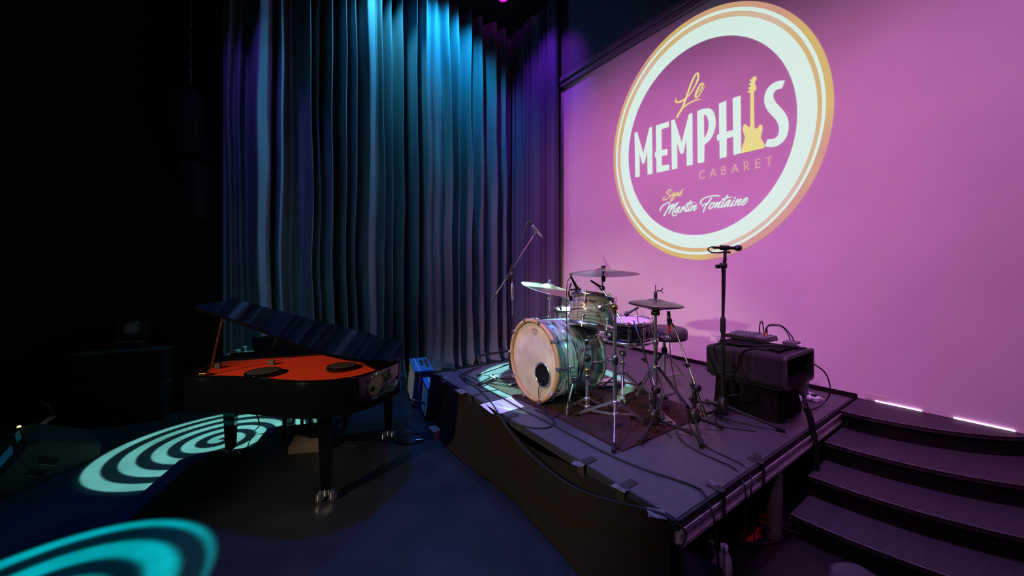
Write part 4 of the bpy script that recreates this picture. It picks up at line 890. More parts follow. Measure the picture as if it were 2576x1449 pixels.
cable('mic_cable', 'black cable looping under the vocal microphone and down the straight stand', [at(1803, 623, 2.40), at(1790, 621, 2.39), at(1781, 627, 2.38), at(1790, 635, 2.37), at(1810, 636, 2.36), at(1822, 640, 2.36), at(1824, 700, 2.36), at(1821, 800, 2.36), at(1824, 880, 2.33), at(1836, 925, 2.31), at(1855, 960, 2.29), at(1868, 980, 2.28), at(1860, 993, 2.29), at(1830, 998, 2.33), on(1812, 1025, RZ + .005), on(1800, 1060, RZ + .005), on(1830, 1075, RZ + .004), on(1900, 1085, RZ + .004)], .0042)
# ================================================================== grand piano, tail towards the hall
PO = V((-1.087, 3.18, 0)); PX = V((.955, .296, 0)).normalized(); PY = V((-PX.y, PX.x, 0))
pm = M((PX, PY, V((0, 0, 1)))).transposed().to_4x4()
pn = thing('grand_piano', 'glossy black baby grand piano with raised lid and bright red inner board', 'piano', PO, pm)
def P3(w_, d_, z): return PO + PX * w_ + PY * d_ + V((0, 0, z))
near = spline([V((-1.215, -.50, 0)), V((-1.20, -.565, 0)), V((-1.14, -.60, 0)), V((-1.05, -.62, 0)), V((-.96, -.65, 0)), V((-.81, -.72, 0)), V((-.654, -.81, 0)), V((-.52, -.885, 0)), V((-.39, -.925, 0)), V((-.27, -.93, 0)), V((-.154, -.895, 0)), V((-.06, -.815, 0)), V((.01, -.725, 0)), V((.065, -.64, 0)), V((.098, -.55, 0)), V((.11, -.42, 0))], 4)
near = [(p.x, p.y) for p in near]
outl = [(-1.215, .38)] + near + [(.11, .38)]
def inset(pl, k):
    c = V((-.5, -.2, 0)); out = []
    n = len(pl)
    for i, (x, y) in enumerate(pl):
        a = V((*pl[max(i - 1, 0)], 0)); b = V((*pl[min(i + 1, n - 1)], 0)); t = (b - a).normalized(); nn = V((-t.y, t.x, 0))
        out.append((x + nn.x * k, y + nn.y * k))
    return out
inn = inset(outl, .032)
Z0, Z1 = .598, .822
m = MB(); n = len(outl)
vs = [P3(x, y, z) for z in (Z0, Z1 - .006) for x, y in outl] + [P3(x, y, Z1) for x, y in inset(outl, .006)] + [P3(x, y, Z1) for x, y in inset(outl, .027)] + [P3(x, y, Z1 - .004) for x, y in inn] + [P3(x, y, Z0) for x, y in inn]
fs = []
for q in range(5):
    fs += [(q * n + i, q * n + i + 1, (q + 1) * n + i + 1, (q + 1) * n + i) for i in range(n - 1)]
fs += [tuple(q * n for q in range(6)), tuple(q * n + n - 1 for q in range(6))]
m.add(vs, fs, False); rim = m.obj('case_rim', 'piano_black', pn, recalc=True)
for p in rim.data.polygons: p.use_smooth = p.index < n - 1
MB().prism([P3(x, y, Z0 + .01) for x, y in inn], (0, 0, .02)).obj('bottom_board', 'bench_black', pn)
bi = [(x, y) for x, y in inset(outl, .034) if y < -.105]; bi = [(bi[0][0], -.10)] + bi + [(bi[-1][0], -.10)]
MB().prism([P3(x, y, .790) for x, y in bi], (0, 0, .010)).obj('inner_board', 'red_board', pn)
MB().box(P3(-.55, -.045, .795), (.63, .055, .020), pm).obj('tuning_block', 'piano_black', pn)
MB().box(P3(-.55, .03, .823), (.63, .006, .012), pm).obj('block_edge', 'piano_black', pn)
MB().box(P3(-.55, .10, .745), (.625, .012, .075), pm).obj('fallboard', 'piano_black', pn)
MB().box(P3(-.55, .25, .635), (.655, .13, .035), pm).obj('keybed', 'piano_black', pn)
MB().box(P3(-.55, .22, .685), (.56, .075, .012), pm).obj('keyboard', 'head_white', pn)
for x in (-1.165, .06): MB().box(P3(x, .25, .72), (.045, .13, .06), pm, .01).obj('cheek_block', 'piano_black', pn)
# music desk
dk = [(-1.02, .826), (-1.05, .925), (-1.04, .938), (-.80, .962), (-.30, .955), (-.155, .935), (-.145, .922), (-.165, .826)]
MB().prism([P3(x, .045 + (z - .826) * .25, z) for x, z in dk], PY * .016).obj('music_desk', 'piano_black', pn)
# lid, hinged along the bass side
LA = math.radians(18.2); WHN = .118
def lid(w_, d_, o): 
    r_ = WHN - w_; return P3(WHN - r_ * math.cos(LA) + o * math.sin(LA), d_, .830 + r_ * math.sin(LA) + o * math.cos(LA))
lo_ = [(x, min(y, .0)) for x, y in inset(outl, -.012)]
m = MB(); n = len(lo_); vs = [lid(x, y, 0) for x, y in lo_] + [lid(x, y, .018) for x, y in lo_]
m.add(vs, [tuple(range(n)), tuple(reversed(range(n, 2 * n)))] + [(i, i + n, (i + 1) % n + n, (i + 1) % n) for i in range(n)]); ld = m.obj('lid', 'piano_black', pn)
for d_ in (-.45, -.10): MB().cyl(P3(WHN, d_ - .03, .826), P3(WHN, d_ + .03, .826), .008).obj('lid_hinge', 'brass_gold', pn)
MB().cyl(P3(-1.10, -.49, .80), lid(-1.075, -.50, 0), .0065).obj('lid_prop', 'brass_gold', pn)
m = MB().box(P3(-1.12, -.50, .81), (.02, .03, .015), pm, .004); m.obj('prop_socket', 'brass_gold', pn)
for px, py, r_ in ((662, 943, .105), (860, 928, .098)):
    c = on(px, py, .80); s_ = thing('round_speaker', 'flat round dark speaker lying on the red board, ' + ('nearer the lid prop' if px < 700 else 'nearer the hinge side of the piano'), 'speaker', c, None, 'round speakers in the piano')
    MB().lathe([(0, 0), (r_, 0), (r_, .020), (r_ * .95, .026), (r_ * .88, .026)], M.Translation(c + V((0, 0, .0005))), 40).obj('rim_ring', 'piano_black', s_)
    MB().lathe([(r_ * .90, .0255), (r_ * .6, .029), (0, .031)], M.Translation(c), 40).obj('grille', 'speaker_grille', s_)
for px, py in ((548, 927), (683, 918)):
    c = on(px, py, .80); MB().box(c + V((0, 0, .018)), (.018, .014, .018), pm, .004).obj('support_block', 'box_brown', pn)
for c in (V((-2.217, 2.862, 0)), V((-1.087, 3.19, 0)), V((-1.200, 2.345, 0))):
    a, b = .046, .027; t_ = []
    for z, h in ((.085, b), (.60, a)):
        t_ += [c + PX * sx * h + PY * sy * h + V((0, 0, z)) for sx, sy in ((-1, -1), (1, -1), (1, 1), (-1, 1))]
    m = MB().add(t_, [(3, 2, 1, 0), (4, 5, 6, 7)] + [(i, (i + 1) % 4, (i + 1) % 4 + 4, i + 4) for i in range(4)]); lg = m.obj('leg', 'piano_black', pn)
    m = MB()
    for s_ in (-1, 1):
        q = c + PX * s_ * .038 + V((0, 0, .026)); m.cyl(q - PY * .010, q + PY * .010, .026, n=16); m.box(q + V((0, 0, .012)), (.012, .02, .026), pm, .005)
    m.cyl(c + V((0, 0, .04)), c + V((0, 0, .095)), .020, n=12); m.bar(c - PX * .042 + V((0, 0, .05)), c + PX * .042 + V((0, 0, .05)), .02, .014)
    m.obj('caster', 'chrome', lg)
m = MB(); lx = V((-1.76, 3.10, 0))
for s_ in (-1, 1): m.box(lx + PX * .03 * s_ + V((0, 0, .36)), (.010, .014, .25), pm)
m.obj('pedal_lyre', 'piano_black', pn); MB().box(lx + V((0, 0, .125)), (.10, .035, .022), pm, .005).obj('pedal_box', 'piano_black', pn)
for k in (-1, 0, 1): MB().box(lx + PX * .045 * k + PY * .07 + V((0, 0, .115)), (.010, .06, .004), pm).obj('pedal', 'brass_gold', pn)
# carpeted box and bench beneath
c = on(778, 1140, 0) ; c = V((c.x, c.y + .10, 0))
fb = thing('floor_box', 'low brown carpeted wedge box on the floor under the piano', 'box', c)
MB().prism([c + V((-.16, -.12, 0)), c + V((.13, -.07, 0)), c + V((.13, -.07, .10)), c + V((-.16, -.12, .055))], PY * .24).obj('body', 'box_brown', fb); MB().box(c + V((-.02, .02, .112)), (.08, .05, .006), pm).obj('top_plate', 'box_brown', fb)
bs = thing('piano_bench', 'dark piano bench pushed under the far keyboard side', 'bench', V((-1.85, 3.55, 0)))
bc = (V((-2.05, 3.26, 0)) + V((-1.555, 3.40, 0))) / 2 + PY * .15
MB().box(bc + V((0, 0, .465)), (.29, .18, .025), pm, .012).obj('seat', 'throne_vinyl', bs)
MB().box(bc + V((0, 0, .415)), (.27, .16, .025), pm).obj('apron', 'bench_black', bs)
for sx in (-1, 1):
    for sy in (-1, 1): MB().cyl(bc + PX * .25 * sx + PY * .15 * sy, bc + PX * .25 * sx + PY * .15 * sy + V((0, 0, .42)), .016, .022, 8).obj('leg', 'bench_black', bs)
cable('floor_cable', 'thin dark cable hanging from under the piano to the floor', [P3(-.95, -.3, .6), P3(-.9, -.22, .35), on(640, 1085, .05), on(680, 1092, .008), on(735, 1096, .006), on(770, 1100, .006)], .004)
cable('floor_cable', 'pale thin cable trailing across the floor from piano caster to box', [on(830, 1110, .005), on(880, 1122, .005), on(905, 1121, .005), on(940, 1112, .005), on(975, 1102, .005)], .003)

# ------------------------------------------------------------------ amplifiers by the curtain
AW = V((-.36, .933, 0)).normalized(); AD = V((.933, .36, 0)).normalized()
def amp(label, c, wd, dp, h, back, big):
    r0 = thing('guitar_amplifier', label, 'amplifier', c)
    c = V(c); pr = [(0, .015), (dp, .015), (dp - .005, h), (back, h)]
    MB().prism([c + AD * x + V((0, 0, z)) for x, z in pr], AW * wd).obj('cabinet', 'tolex_navy', r0)
    sl = (pr[3][0] - pr[0][0]) / (h - .015)
    f = lambda k, z, o=0: c + AD * (sl * (z - .015) - o) + AW * k + V((0, 0, z))
    m = MB(); m.add([f(.015, .03, .004), f(wd - .015, .03, .004), f(wd - .015, h - .02, .004), f(.015, h - .02, .004), f(.015, .03, -.004), f(wd - .015, .03, -.004), f(wd - .015, h - .02, -.004), f(.015, h - .02, -.004)], [(0, 1, 2, 3), (7, 6, 5, 4), (0, 4, 5, 1), (1, 5, 6, 2), (2, 6, 7, 3), (3, 7, 4, 0)]); m.obj('grille_cloth', 'grille_cream', r0)
    if big: MB().cyl(f(wd - .11, h - .09, .004), f(wd - .11, h - .09, .010), .018, n=14).obj('badge', 'black_plastic', r0)
    m = MB(); tp = [(back - .012, -.012), (dp + .004, -.012), (dp + .004, wd + .012), (back - .012, wd + .012)]
    m.prism([c + AD * x + AW * k + V((0, 0, h)) for x, k in tp], (0, 0, .014)); m.obj('top_panel', 'tolex_blue', r0)
    MB().box(c + AD * (back + .045) + AW * (wd / 2) + V((0, 0, h + .0145)), (.003, wd / 2 + .01, .0012), M((AD, AW, V((0, 0, 1)))).transposed().to_4x4()).obj('piping', 'piping_white', r0)
    MB().bar(f(-.001, .02, -.065), f(-.001, h, -.05), .004, .003).obj('piping', 'piping_white', r0)
    ax = M((AD, AW, V((0, 0, 1)))).transposed().to_4x4(); hc_ = c + AD * (back + .10) + AW * (wd * .5) + V((0, 0, h + .014))
    m = MB().tube(spline([hc_ - AW * .09, hc_ - AW * .07 + V((0, 0, .018)), hc_ + V((0, 0, .024)), hc_ + AW * .07 + V((0, 0, .018)), hc_ + AW * .09], 5), .010, 8); m.obj('handle', 'rubber', r0)
    for s_ in (-1, 1): MB().box(hc_ + AW * .095 * s_ + V((0, 0, .004)), (.016, .012, .005), ax, .002).obj('handle_mount', 'chrome', r0)
    pc = c + AD * (back + .155) + AW * (wd * .5) + V((0, 0, h + .0155)); MB().box(pc, (.022, wd * .33, .0015), ax).obj('control_panel', 'mixer_body', r0)
    for k in range(6): MB().cyl(pc + AW * (k - 2.5) * wd * .1, pc + AW * (k - 2.5) * wd * .1 + V((0, 0, .014)), .009, .007, 10).obj('knob', 'black_plastic', r0)
    for x, k in ((dp - .012, .01), (dp - .012, wd - .01)): MB().ball(c + AD * x + AW * k + V((0, 0, h + .014)), .007, 8).obj('corner_stud', 'chrome', r0)
    for x, k in ((.03, .04), (dp - .03, .04), (.03, wd - .04), (dp - .03, wd - .04)): MB().cyl(c + AD * x + AW * k, c + AD * x + AW * k + V((0, 0, .018)), .014, n=10).obj('foot', 'rubber', r0)
amp('blue-topped guitar amplifier with cream grille, the taller one nearer the piano', V((-1.078, 3.925, 0)), .58, .225, .375, .032, True)
amp('lower blue-topped amplifier partly hidden behind the draped platform corner', V((-.845, 3.56, 0)), .36, .185, .31, .025, False)
pencil_mic('instrument_microphone', 'dark slim microphone with an orange ring aimed at the taller amplifier', at(1076, 1016, 3.64), at(1033, 1006, 3.74), .014, 'black_metal', 'black_plastic')
MB().lathe([(.0145, 0), (.016, .003), (.016, .02), (.0145, .023)], M.Translation(at(1044, 1008.5, 3.715)) @ frame(at(1033, 1006, 3.74) - at(1076, 1016, 3.64)), 14).obj('ring', 'jack_orange', bpy.data.objects['instrument_microphone'])
cable('mic_cable', 'thin black cable hanging from the amplifier microphone to the coil on the floor', [at(1034, 1008, 3.7), at(1024, 1030, 3.6), at(1021, 1055, 3.4), on(1028, 1072, .01), on(1045, 1080, .008), on(1060, 1088, .006)], .003)
# coiled cable on the floor
pts = []; cc_ = on(1033, 1101, .0)
for i in range(170):
    a = i * .31; r_ = .105 + .028 * math.sin(i * .37) + .012 * math.sin(i * 1.7)
    pts.append(cc_ + V((r_ * math.cos(a) * 1.15, r_ * math.sin(a), .006 + .010 * (i % 20) / 20 + .004 * math.sin(i * .9))))
tag(MB().tube(pts, .004, 6).obj('coiled_cable', 'cable_black', origin=cc_), 'loose coil of black cable on the floor between piano and platform', 'cable')
pg = thing('cable_plug', 'small silver plug lying on the cable coil', 'plug', on(1046, 1107, .02)); q = on(1046, 1107, .024)
MB().cyl(q, q + V((.04, .01, 0)), .008, n=10).obj('barrel', 'chrome', pg); MB().cyl(q + V((.04, .01, 0)), q + V((.06, .015, 0)), .004, n=8).obj('tip', 'brass_gold', pg)

# multi guitar stand behind the platform
gs = thing('guitar_rack', 'low black guitar rack with pairs of pegs in front of the curtain', 'guitar rack', V((-.4, 4.55, 0)))
g0 = at(1201, 895, 4.50); g1 = g0 + CD * 1.25; g1.z = g0.z
MB().cyl(g0, g1, .013).obj('top_bar', 'black_metal', gs)
MB().cyl(V((g0.x, g0.y, .06)) , V((g1.x, g1.y, .06)), .012).obj('bottom_bar', 'black_metal', gs)
for g in (g0, g1):
    up = spline([V((g.x, g.y, .02)) + CN * .10, V((g.x, g.y, .30)) + CN * .07, g + V((0, 0, .0)), V((g.x, g.y, .30)) - CN * .07, V((g.x, g.y, .02)) - CN * .12], 6)
    MB().tube(up, .012).obj('end_frame', 'black_metal', gs)
for k in range(5):
    p = g0 + (g1 - g0) * (.10 + .2 * k)
    for o_ in (0, .07): MB().cyl(p + CD * o_, p + CD * o_ + CN * -.10 + V((0, 0, .045)), .006).obj('peg', 'rubber', gs)

# ------------------------------------------------------------------ papers, loose microphones and small things on the platform
def sheet(label, px, lines, dz):
    q = [on(x, y, RZ + dz) for x, y in px]
    r0 = thing('paper_sheet', label, 'paper', q[0])
    m = MB(); m.prism(q, (0, 0, .0006)); m.obj('page', 'paper_white', r0)
    if lines:
        m = MB(); o_ = V((0, 0, .0012)); A, B, C, D = q
        for k, (a, b, v_) in enumerate(lines):
            e0 = A + (B - A) * a; e1 = A + (B - A) * b; dn = (D - A) * v_; nn = (D - A).normalized() * .0016
            m.add([e0 + dn + o_ - nn, e1 + dn + o_ - nn, e1 + dn + o_ + nn, e0 + dn + o_ + nn], [(0, 1, 2, 3)])
        pr_ = m.obj('printed_lines', 'print_grey', r0, recalc=False); pr_['kind'] = 'stuff'
sheet('white typed sheet lying at the platform edge under two cables', [(1219, 1015), (1256, 1006.5), (1301, 1028), (1258, 1041)], [(.78, .88, .1), (.35, .75, .18), (.40, .80, .25), (.42, .76, .32), (.44, .82, .39), (.46, .70, .46), (.48, .74, .53), (.50, .62, .66), (.12, .2, .2)], .003)
sheet('white typed sheet nearer the bass drum, half in spiral light', [(1257, 1006), (1285, 999), (1319, 1023), (1302, 1028)], [(.2, .8, .12), (.25, .7, .2), (.2, .6, .28), (.86, .98, .3), (.86, .98, .4), (.86, .98, .5)], .0022)
sheet('narrow white strip of paper hanging at the platform edge', [(1208, 1018), (1219, 1015), (1243, 1041), (1236, 1040)], None, .0015)
for k, (a, b, lb) in enumerate((((1213, 965), (1256, 946), 'black handheld microphone with shining ball head lying on the platform'), ((1208, 963), (1246, 943), 'second black handheld microphone lying just behind the shining one'))):
    pa, pb = on(*a, RZ + .022), on(*b, RZ + .030); sm_mic('handheld_microphone', lb, pa, pa + (pb - pa).normalized() * .20, .0145, head='mic_grille' if k == 0 else 'mic_grille_dark')
tn = []
tcn = on(1268, 965, RZ)
for i in range(60):
    a = i * .5; tn.append(tcn + V((.10 * math.cos(a) + .05 * math.sin(i * .31), .07 * math.sin(a) + .04 * math.cos(i * .23), .008 + .012 * abs(math.sin(i * .7)))))
tag(MB().tube(spline(tn, 3), .003, 6).obj('tangled_cable', 'cable_black', origin=tcn), 'tangle of thin black cable beside the lying microphones', 'cable')
ck = on(1279, 972, RZ + .012); dk_ = thing('stand_adapter', 'small brown and silver stand adapter lying beside the bass drum', 'adapter', ck)
MB().cyl(ck, ck + V((.03, .03, .006)), .012, n=10).obj('barrel', 'box_brown', dk_); MB().cyl(ck + V((.03, .03, .006)), ck + V((.08, .08, .016)), .006, n=8).obj('rod', 'chrome', dk_)

# cables on the platform
e3 = RZ + .005
def front(px, py, up=.03):                   # point on the front cloth
    u = (px - CX) / FPX; rr = RR0 + up; Yd = (WH - rr) / (R.x * u + R.y); return at(px, py, Yd)
cable('platform_cable', 'black cable draped over the front cloth of the platform from corner to corner', [wp(RS0 - .05, 1.86, .33), wp(RS0 - .035, 1.86, RZ - .02), on(1162, 941, e3 + .003), on(1180, 962, e3), on(1215, 990, e3), on(1240, 1018, e3 + .003), on(1253, 1040, e3 + .008), front(1275, 1075, .06), front(1325, 1135, .075), front(1400, 1198, .08), front(1470, 1237, .07), front(1552, 1263, .06), front(1628, 1281, .05), on(1668, 1293, e3 + .004), on(1690, 1308, e3 + .004), wp(RS1 + .035, RR0 - .005, RZ - .04), side(1713, 1385), side(1716, 1449), side(1717, 1520)], .0046)
cable('platform_cable', 'black cable running along the deck in front of the rug and over the side rail', [wp(RS0 - .05, 1.78, .33), wp(RS0 - .035, 1.78, RZ - .02), on(1170, 941, e3 + .003), on(1190, 962, e3), on(1235, 985, e3), on(1300, 1022, e3 + .004), on(1360, 1053, e3), on(1430, 1090, e3), on(1520, 1138, e3), on(1620, 1180, e3), on(1700, 1206, e3), on(1752, 1226, e3), on(1772, 1243, e3 + .003), wp(RS1 + .032, WH - R.dot(on(1786, 1262, RZ)), RZ - .05), side(1798, 1320), side(1806, 1400), side(1812, 1480)], .0046)
cable('platform_cable', 'black cable bowing in a loop across the deck beside the paper sheets', [on(1245, 1035, e3), on(1275, 1057, e3), on(1320, 1072, e3), on(1365, 1077, e3), on(1390, 1070, e3), on(1393, 1060, e3), on(1380, 1045, e3), on(1345, 1030, e3)], .0048)
cable('mic_cable', 'thin black cable from the lying microphones to the platform corner', [on(1207, 966, RZ + .02), on(1195, 969, e3), on(1178, 967, e3), on(1160, 950, e3), on(1152, 940, e3)], .004)
cable('mic_cable', 'thin black cable curving from the platform corner over to the second lying microphone', [on(1207, 960, RZ + .02), on(1190, 951, e3), on(1170, 942, e3), on(1150, 933, e3), on(1138, 935, e3)], .004)
cable('mic_cable', 'thin black cable looping around the front of the lying microphones', [on(1205, 975, e3), on(1208, 982, e3), on(1225, 984, e3), on(1250, 980, e3), on(1272, 972, e3)], .0035)

# ------------------------------------------------------------------ equipment case with mixer
CS0, CS1, CR0, CR1, CZ0, CZ1 = -1.384, -.894, 1.129, .640, .738, .946
rk = thing('rack_case', 'black carpet-covered rack case with open end full of cables', 'case', wp((CS0 + CS1) / 2, (CR0 + CR1) / 2, CZ0))
def rrect(h0, h1, z0, z1, rad, n=6):
    out = []
    for cx, cz, a0 in ((h1 - rad, z1 - rad, 0), (h0 + rad, z1 - rad, 90), (h0 + rad, z0 + rad, 180), (h1 - rad, z0 + rad, 270)):
        for k in range(n + 1):
            a = math.radians(a0 + 90 * k / n); out.append((cx + rad * math.cos(a), cz + rad * math.sin(a)))
    return out
oo = rrect(CR1, CR0, CZ0, CZ1, .028); ii = rrect(CR1 + .022, CR0 - .022, CZ0 + .022, CZ1 - .022, .012); n = len(oo)
m = MB(); vs = [wp(CS0 + .015, a, b) for a, b in rrect(CR1 + .015, CR0 - .015, CZ0 + .015, CZ1 - .015, .02)] + [wp(CS0 + .004, a, b) for a, b in rrect(CR1 + .005, CR0 - .005, CZ0 + .005, CZ1 - .005, .025)] + [wp(CS0 + .02, a, b) for a, b in oo] + [wp(CS1, a, b) for a, b in oo] + [wp(CS1, a, b) for a, b in ii] + [wp(CS0 + .12, a, b) for a, b in ii]
fs = [(q * n + i, q * n + (i + 1) % n, (q + 1) * n + (i + 1) % n, (q + 1) * n + i) for q in range(5) for i in range(n)] + [tuple(range(n)), tuple(range(5 * n, 6 * n))]
m.add(vs, fs, False); m.obj('shell', 'case_carpet', rk)
m = MB(); o2 = rrect(CR1 - .003, CR0 + .003, CZ0 - .003, CZ1 + .003, .030); i2 = rrect(CR1 + .018, CR0 - .018, CZ0 + .018, CZ1 - .018, .014)
vs = [wp(CS1 - .012, a, b) for a, b in o2] + [wp(CS1 + .006, a, b) for a, b in o2] + [wp(CS1 + .006, a, b) for a, b in i2] + [wp(CS1 - .012, a, b) for a, b in i2]
m.add(vs, [(q * n + i, q * n + (i + 1) % n, (q + 1) % 4 * n + (i + 1) % n, (q + 1) % 4 * n + i) for q in range(4) for i in range(n)]); m.obj('edge_trim', 'case_trim', rk)
wbox(CS0 + .13, CS1 - .14, CR1 + .03, CR0 - .03, CZ0 + .03, CZ0 + .12).obj('rack_unit', 'mixer_body', rk)
m = MB()
for k in range(7): m.box(wp(CS1 - .135, CR1 + .07 + k * .05, CZ0 + .06 + .02 * (k % 2)), (.006, .010, .012), mxs)
m.obj('connector_row', 'chrome', rk)
wbox(CS0 + .03, CS1 - .03, CR0 - .06, CR0 - .02, CZ0 - .012, CZ0).obj('foot_rail', 'black_plastic', rk)
wbox(CS0 + .03, CS1 - .03, CR1 + .02, CR1 + .06, CZ0 - .012, CZ0).obj('foot_rail', 'black_plastic', rk)
# cloth covered support
def skirt(name, label, s0, s1, r0, r1, z0, z1, mt, wob):
    def fn(u, v):
        per = [(s0, r1), (s0, r0), (s1, r0), (s1, r1), (s0, r1)]; k = u * 4; i = min(int(k), 3); f_ = k - i
        s = per[i][0] + (per[i + 1][0] - per[i][0]) * f_; r = per[i][1] + (per[i + 1][1] - per[i][1]) * f_
        cs, cr_ = (s0 + s1) / 2, (r0 + r1) / 2; fl_ = 1 + (1 - v) * (.06 + wob * math.sin(u * 60 + 3 * mnoise.noise(V((u * 9, v, 0)))))
        return wp(cs + (s - cs) * fl_, cr_ + (r - cr_) * fl_, z0 + (z1 - z0) * v)
    m = MB().grid(fn, 120, 8); m.add([wp(s0, r0, z1), wp(s1, r0, z1), wp(s1, r1, z1), wp(s0, r1, z1)], [(0, 1, 2, 3)])
    return tag(m.obj(name, mt, origin=wp((s0 + s1) / 2, (r0 + r1) / 2, z0), recalc=False), label, 'stand')
skirt('covered_stand', 'black cloth-covered stand holding up the rack case', CS0 + .04, CS1 - .06, CR0 - .07, CR1 + .09, RZ + .003, CZ0 - .013, 'cloth_black', .05)
# cloth and cables on the lid of the case
def cl(u, v):
    s = -1.36 + .40 * u; r = CR0 - .02 - .36 * v + .03 * math.sin(u * 7)
    return wp(s, r, CZ1 + .006 + .008 * (1 + mnoise.noise(V((u * 5, v * 7, 2)))) * math.sin(math.pi * v) ** .5)
tag(MB().grid(lambda u, v: cl(u, .28 + .72 * v), 36, 24).obj('folded_cloth', 'cloth_black', origin=wp(-1.2, .8, CZ1), recalc=False, thick=.003), 'crumpled dark cloth spread on top of the rack case', 'cloth')
mx_ = thing('mixing_console', 'small mixing console with rows of grey knobs on the rack case', 'mixer', wp(-1.22, .73, CZ1 + .022))
ms0, ms1, mr0, mr1, mz = -1.372, -1.10, .845, .665, CZ1 + .024
tilt = .012
m = MB(); pr = [(ms0, mz + .005), (ms1, mz), (ms1, mz + .034), (ms1 - .07, mz + .036), (ms0, mz + .030)]
m.prism([wp(s, mr0, z) for s, z in pr], -(-R) * (mr0 - mr1)); m.obj('body', 'mixer_body', mx_)
for r_ in (mr0 + .003, mr1 - .003):
    m = MB(); m.prism([wp(s, r_ + .004, z) for s, z in [(ms0 - .006, mz + .002), (ms1 + .002, mz - .004), (ms1 + .002, mz + .020), (ms0 - .006, mz + .030)]], R * .008); m.obj('side_cheek', 'black_plastic', mx_)
for i in range(7):
    for j in range(5):
        p = wp(ms0 + .022 + i * .025, mr1 + .02 + j * .034, mz + .031 + i * .0005); MB().cyl(p, p + V((0, 0, .014)), .0068, .0055, 8).obj('knob', 'knob_grey', mx_)
for j in range(5):
    p = wp(ms1 - .035, mr1 + .02 + j * .034, mz + .035); MB().cyl(p, p + V((0, 0, .006)), .010, n=12).obj('socket', 'chrome', mx_)
jp = wp(ms1 - .05, mr1 + .05, mz + .036)
for k, (dx, mt_) in enumerate(((0, 'jack_orange'), (.026, 'brass_gold'))):
    pp = thing('cable_plug', ('upright black plug with an orange collar on the mixer' if k == 0 else 'slim upright plug standing left of the orange-collared one'), 'plug', jp - E * .0 + R * dx * 0 + E * (-.045 * k))
    p = jp + E * (-.045 * k)
    MB().cyl(p, p + V((0, 0, .018)), .010 if k == 0 else .006, n=12).obj('collar', mt_, pp); MB().cyl(p + V((0, 0, .018)), p + V((0, 0, .055)), .009 if k == 0 else .005, .007 if k == 0 else .004, 12).obj('sleeve', 'black_plastic', pp)
    a = p + V((0, 0, .053)); e_ = E * (.16 if k == 0 else .03)
    pts_ = [a, a + V((0, 0, .03)) + e_ * .15, a + e_ * .6 + V((0, 0, .03 if k == 0 else .045)), a + e_ * .95 + V((0, 0, -.03)), V((a.x, a.y, CZ1 + .03)) + e_ * 1.1]
    cable('plug_cable', '', pts_, .0038, parent=pp)
a = jp + V((0, 0, .055)); cable('plug_cable', '', [a, a + V((0, 0, .02)) + E * .03, a + E * .10 + V((0, 0, .018)), a + E * .14 + V((0, 0, -.04)), V((a.x, a.y, CZ1 + .02)) + E * .15], .0035, parent=bpy.data.objects['cable_plug.001'])
db = thing('direct_box', 'small dark metal box with cables at the right end of the case top', 'box', wp(-.985, .745, CZ1 + .012))
MB().box(wp(-.985, .745, CZ1 + .028), (.038, .05, .018), mxs, .004).obj('body', 'mixer_body', db)
for k in range(3): MB().cyl(wp(-.947, .715 + k * .03, CZ1 + .026), wp(-.932, .715 + k * .03, CZ1 + .026), .006, n=8).obj('jack', 'chrome', db)
cable('case_cable', 'black cable lying across the case top from mixer to the small metal box', [wp(-1.10, .90, CZ1 + .018), wp(-1.05, .86, CZ1 + .022), wp(-1.0, .82, CZ1 + .022), wp(-.94, .80, CZ1 + .018), wp(-.90, .76, CZ1 + .016)], .005)
cable('case_cable', 'black cable looping down the long side of the rack case', [wp(-1.33, 1.02, CZ1 + .012), wp(-1.33, 1.13, CZ1 - .002), wp(-1.32, 1.145, CZ1 - .05), wp(-1.28, 1.15, CZ0 + .07), wp(-1.22, 1.15, CZ0 + .055), wp(-1.17, 1.15, CZ0 + .08), wp(-1.15, 1.147, CZ1 - .04), wp(-1.13, 1.13, CZ1 + .002), wp(-1.10, 1.02, CZ1 + .008), wp(-1.0, .98, CZ1 + .006)], .007)
for k in range(9):
    r_ = CR0 - .07 - k * .034; z_ = CZ0 + .034 + .008 * (k % 3); rb = 1.00 - k * .012; sb = CS1 + .05 + .004 * (k % 4)
    low = wp(RS1 + .028 + .006 * (k % 3), .93 + .007 * k, .38); fl_ = wp(RS1 + .03 + .005 * (k % 3), .93 + .006 * k, .05 + .02 * k)
    cable('bundle_cable', ['topmost', 'second', 'third', 'fourth', 'fifth', 'sixth', 'seventh', 'eighth', 'farthest'][k] + ' black cable of the bundle spilling from the open case end, counted from the front', [wp(CS1 - .12, r_, z_ - .002), wp(CS1 - .02, r_ - .0, z_ + .012), wp(CS1 + .025, r_ * .75 + .22, CZ0 - .005), wp(sb, .945 + .008 * k, CZ0 - .09), wp(RS1 + .012 - .012 * (k % 2), .935 + .007 * k, RZ + .05), low, fl_], .0042, group='cables spilling from the rack case')
cable('case_cable', 'black cable arching out from behind the case against the pale wall', [wp(CS1 - .06, CR1 - .004, .87), on(2068, 930, .80), at(2084, 955, 2.62), at(2088, 985, 2.60), on(2078, 1008, RZ + .03), on(2055, 1025, RZ + .006), on(2030, 1032, RZ + .006)], .0045)
pwc = on(2028, 1003, RZ)
ps = thing('power_strip', 'white power strip lying on the deck behind the case', 'power strip', pwc); MB().box(pwc + V((0, 0, .018)), (.03, .085, .016), M.Rotation(.5, 4, 'Z'), .006).obj('body', 'cable_white', ps)
for k in range(3): MB().box(pwc + M.Rotation(.5, 3, 'Z') @ V((0, -.05 + k * .05, .038)), (.014, .016, .012), M.Rotation(.5, 4, 'Z'), .004).obj('plug', 'black_plastic', ps)
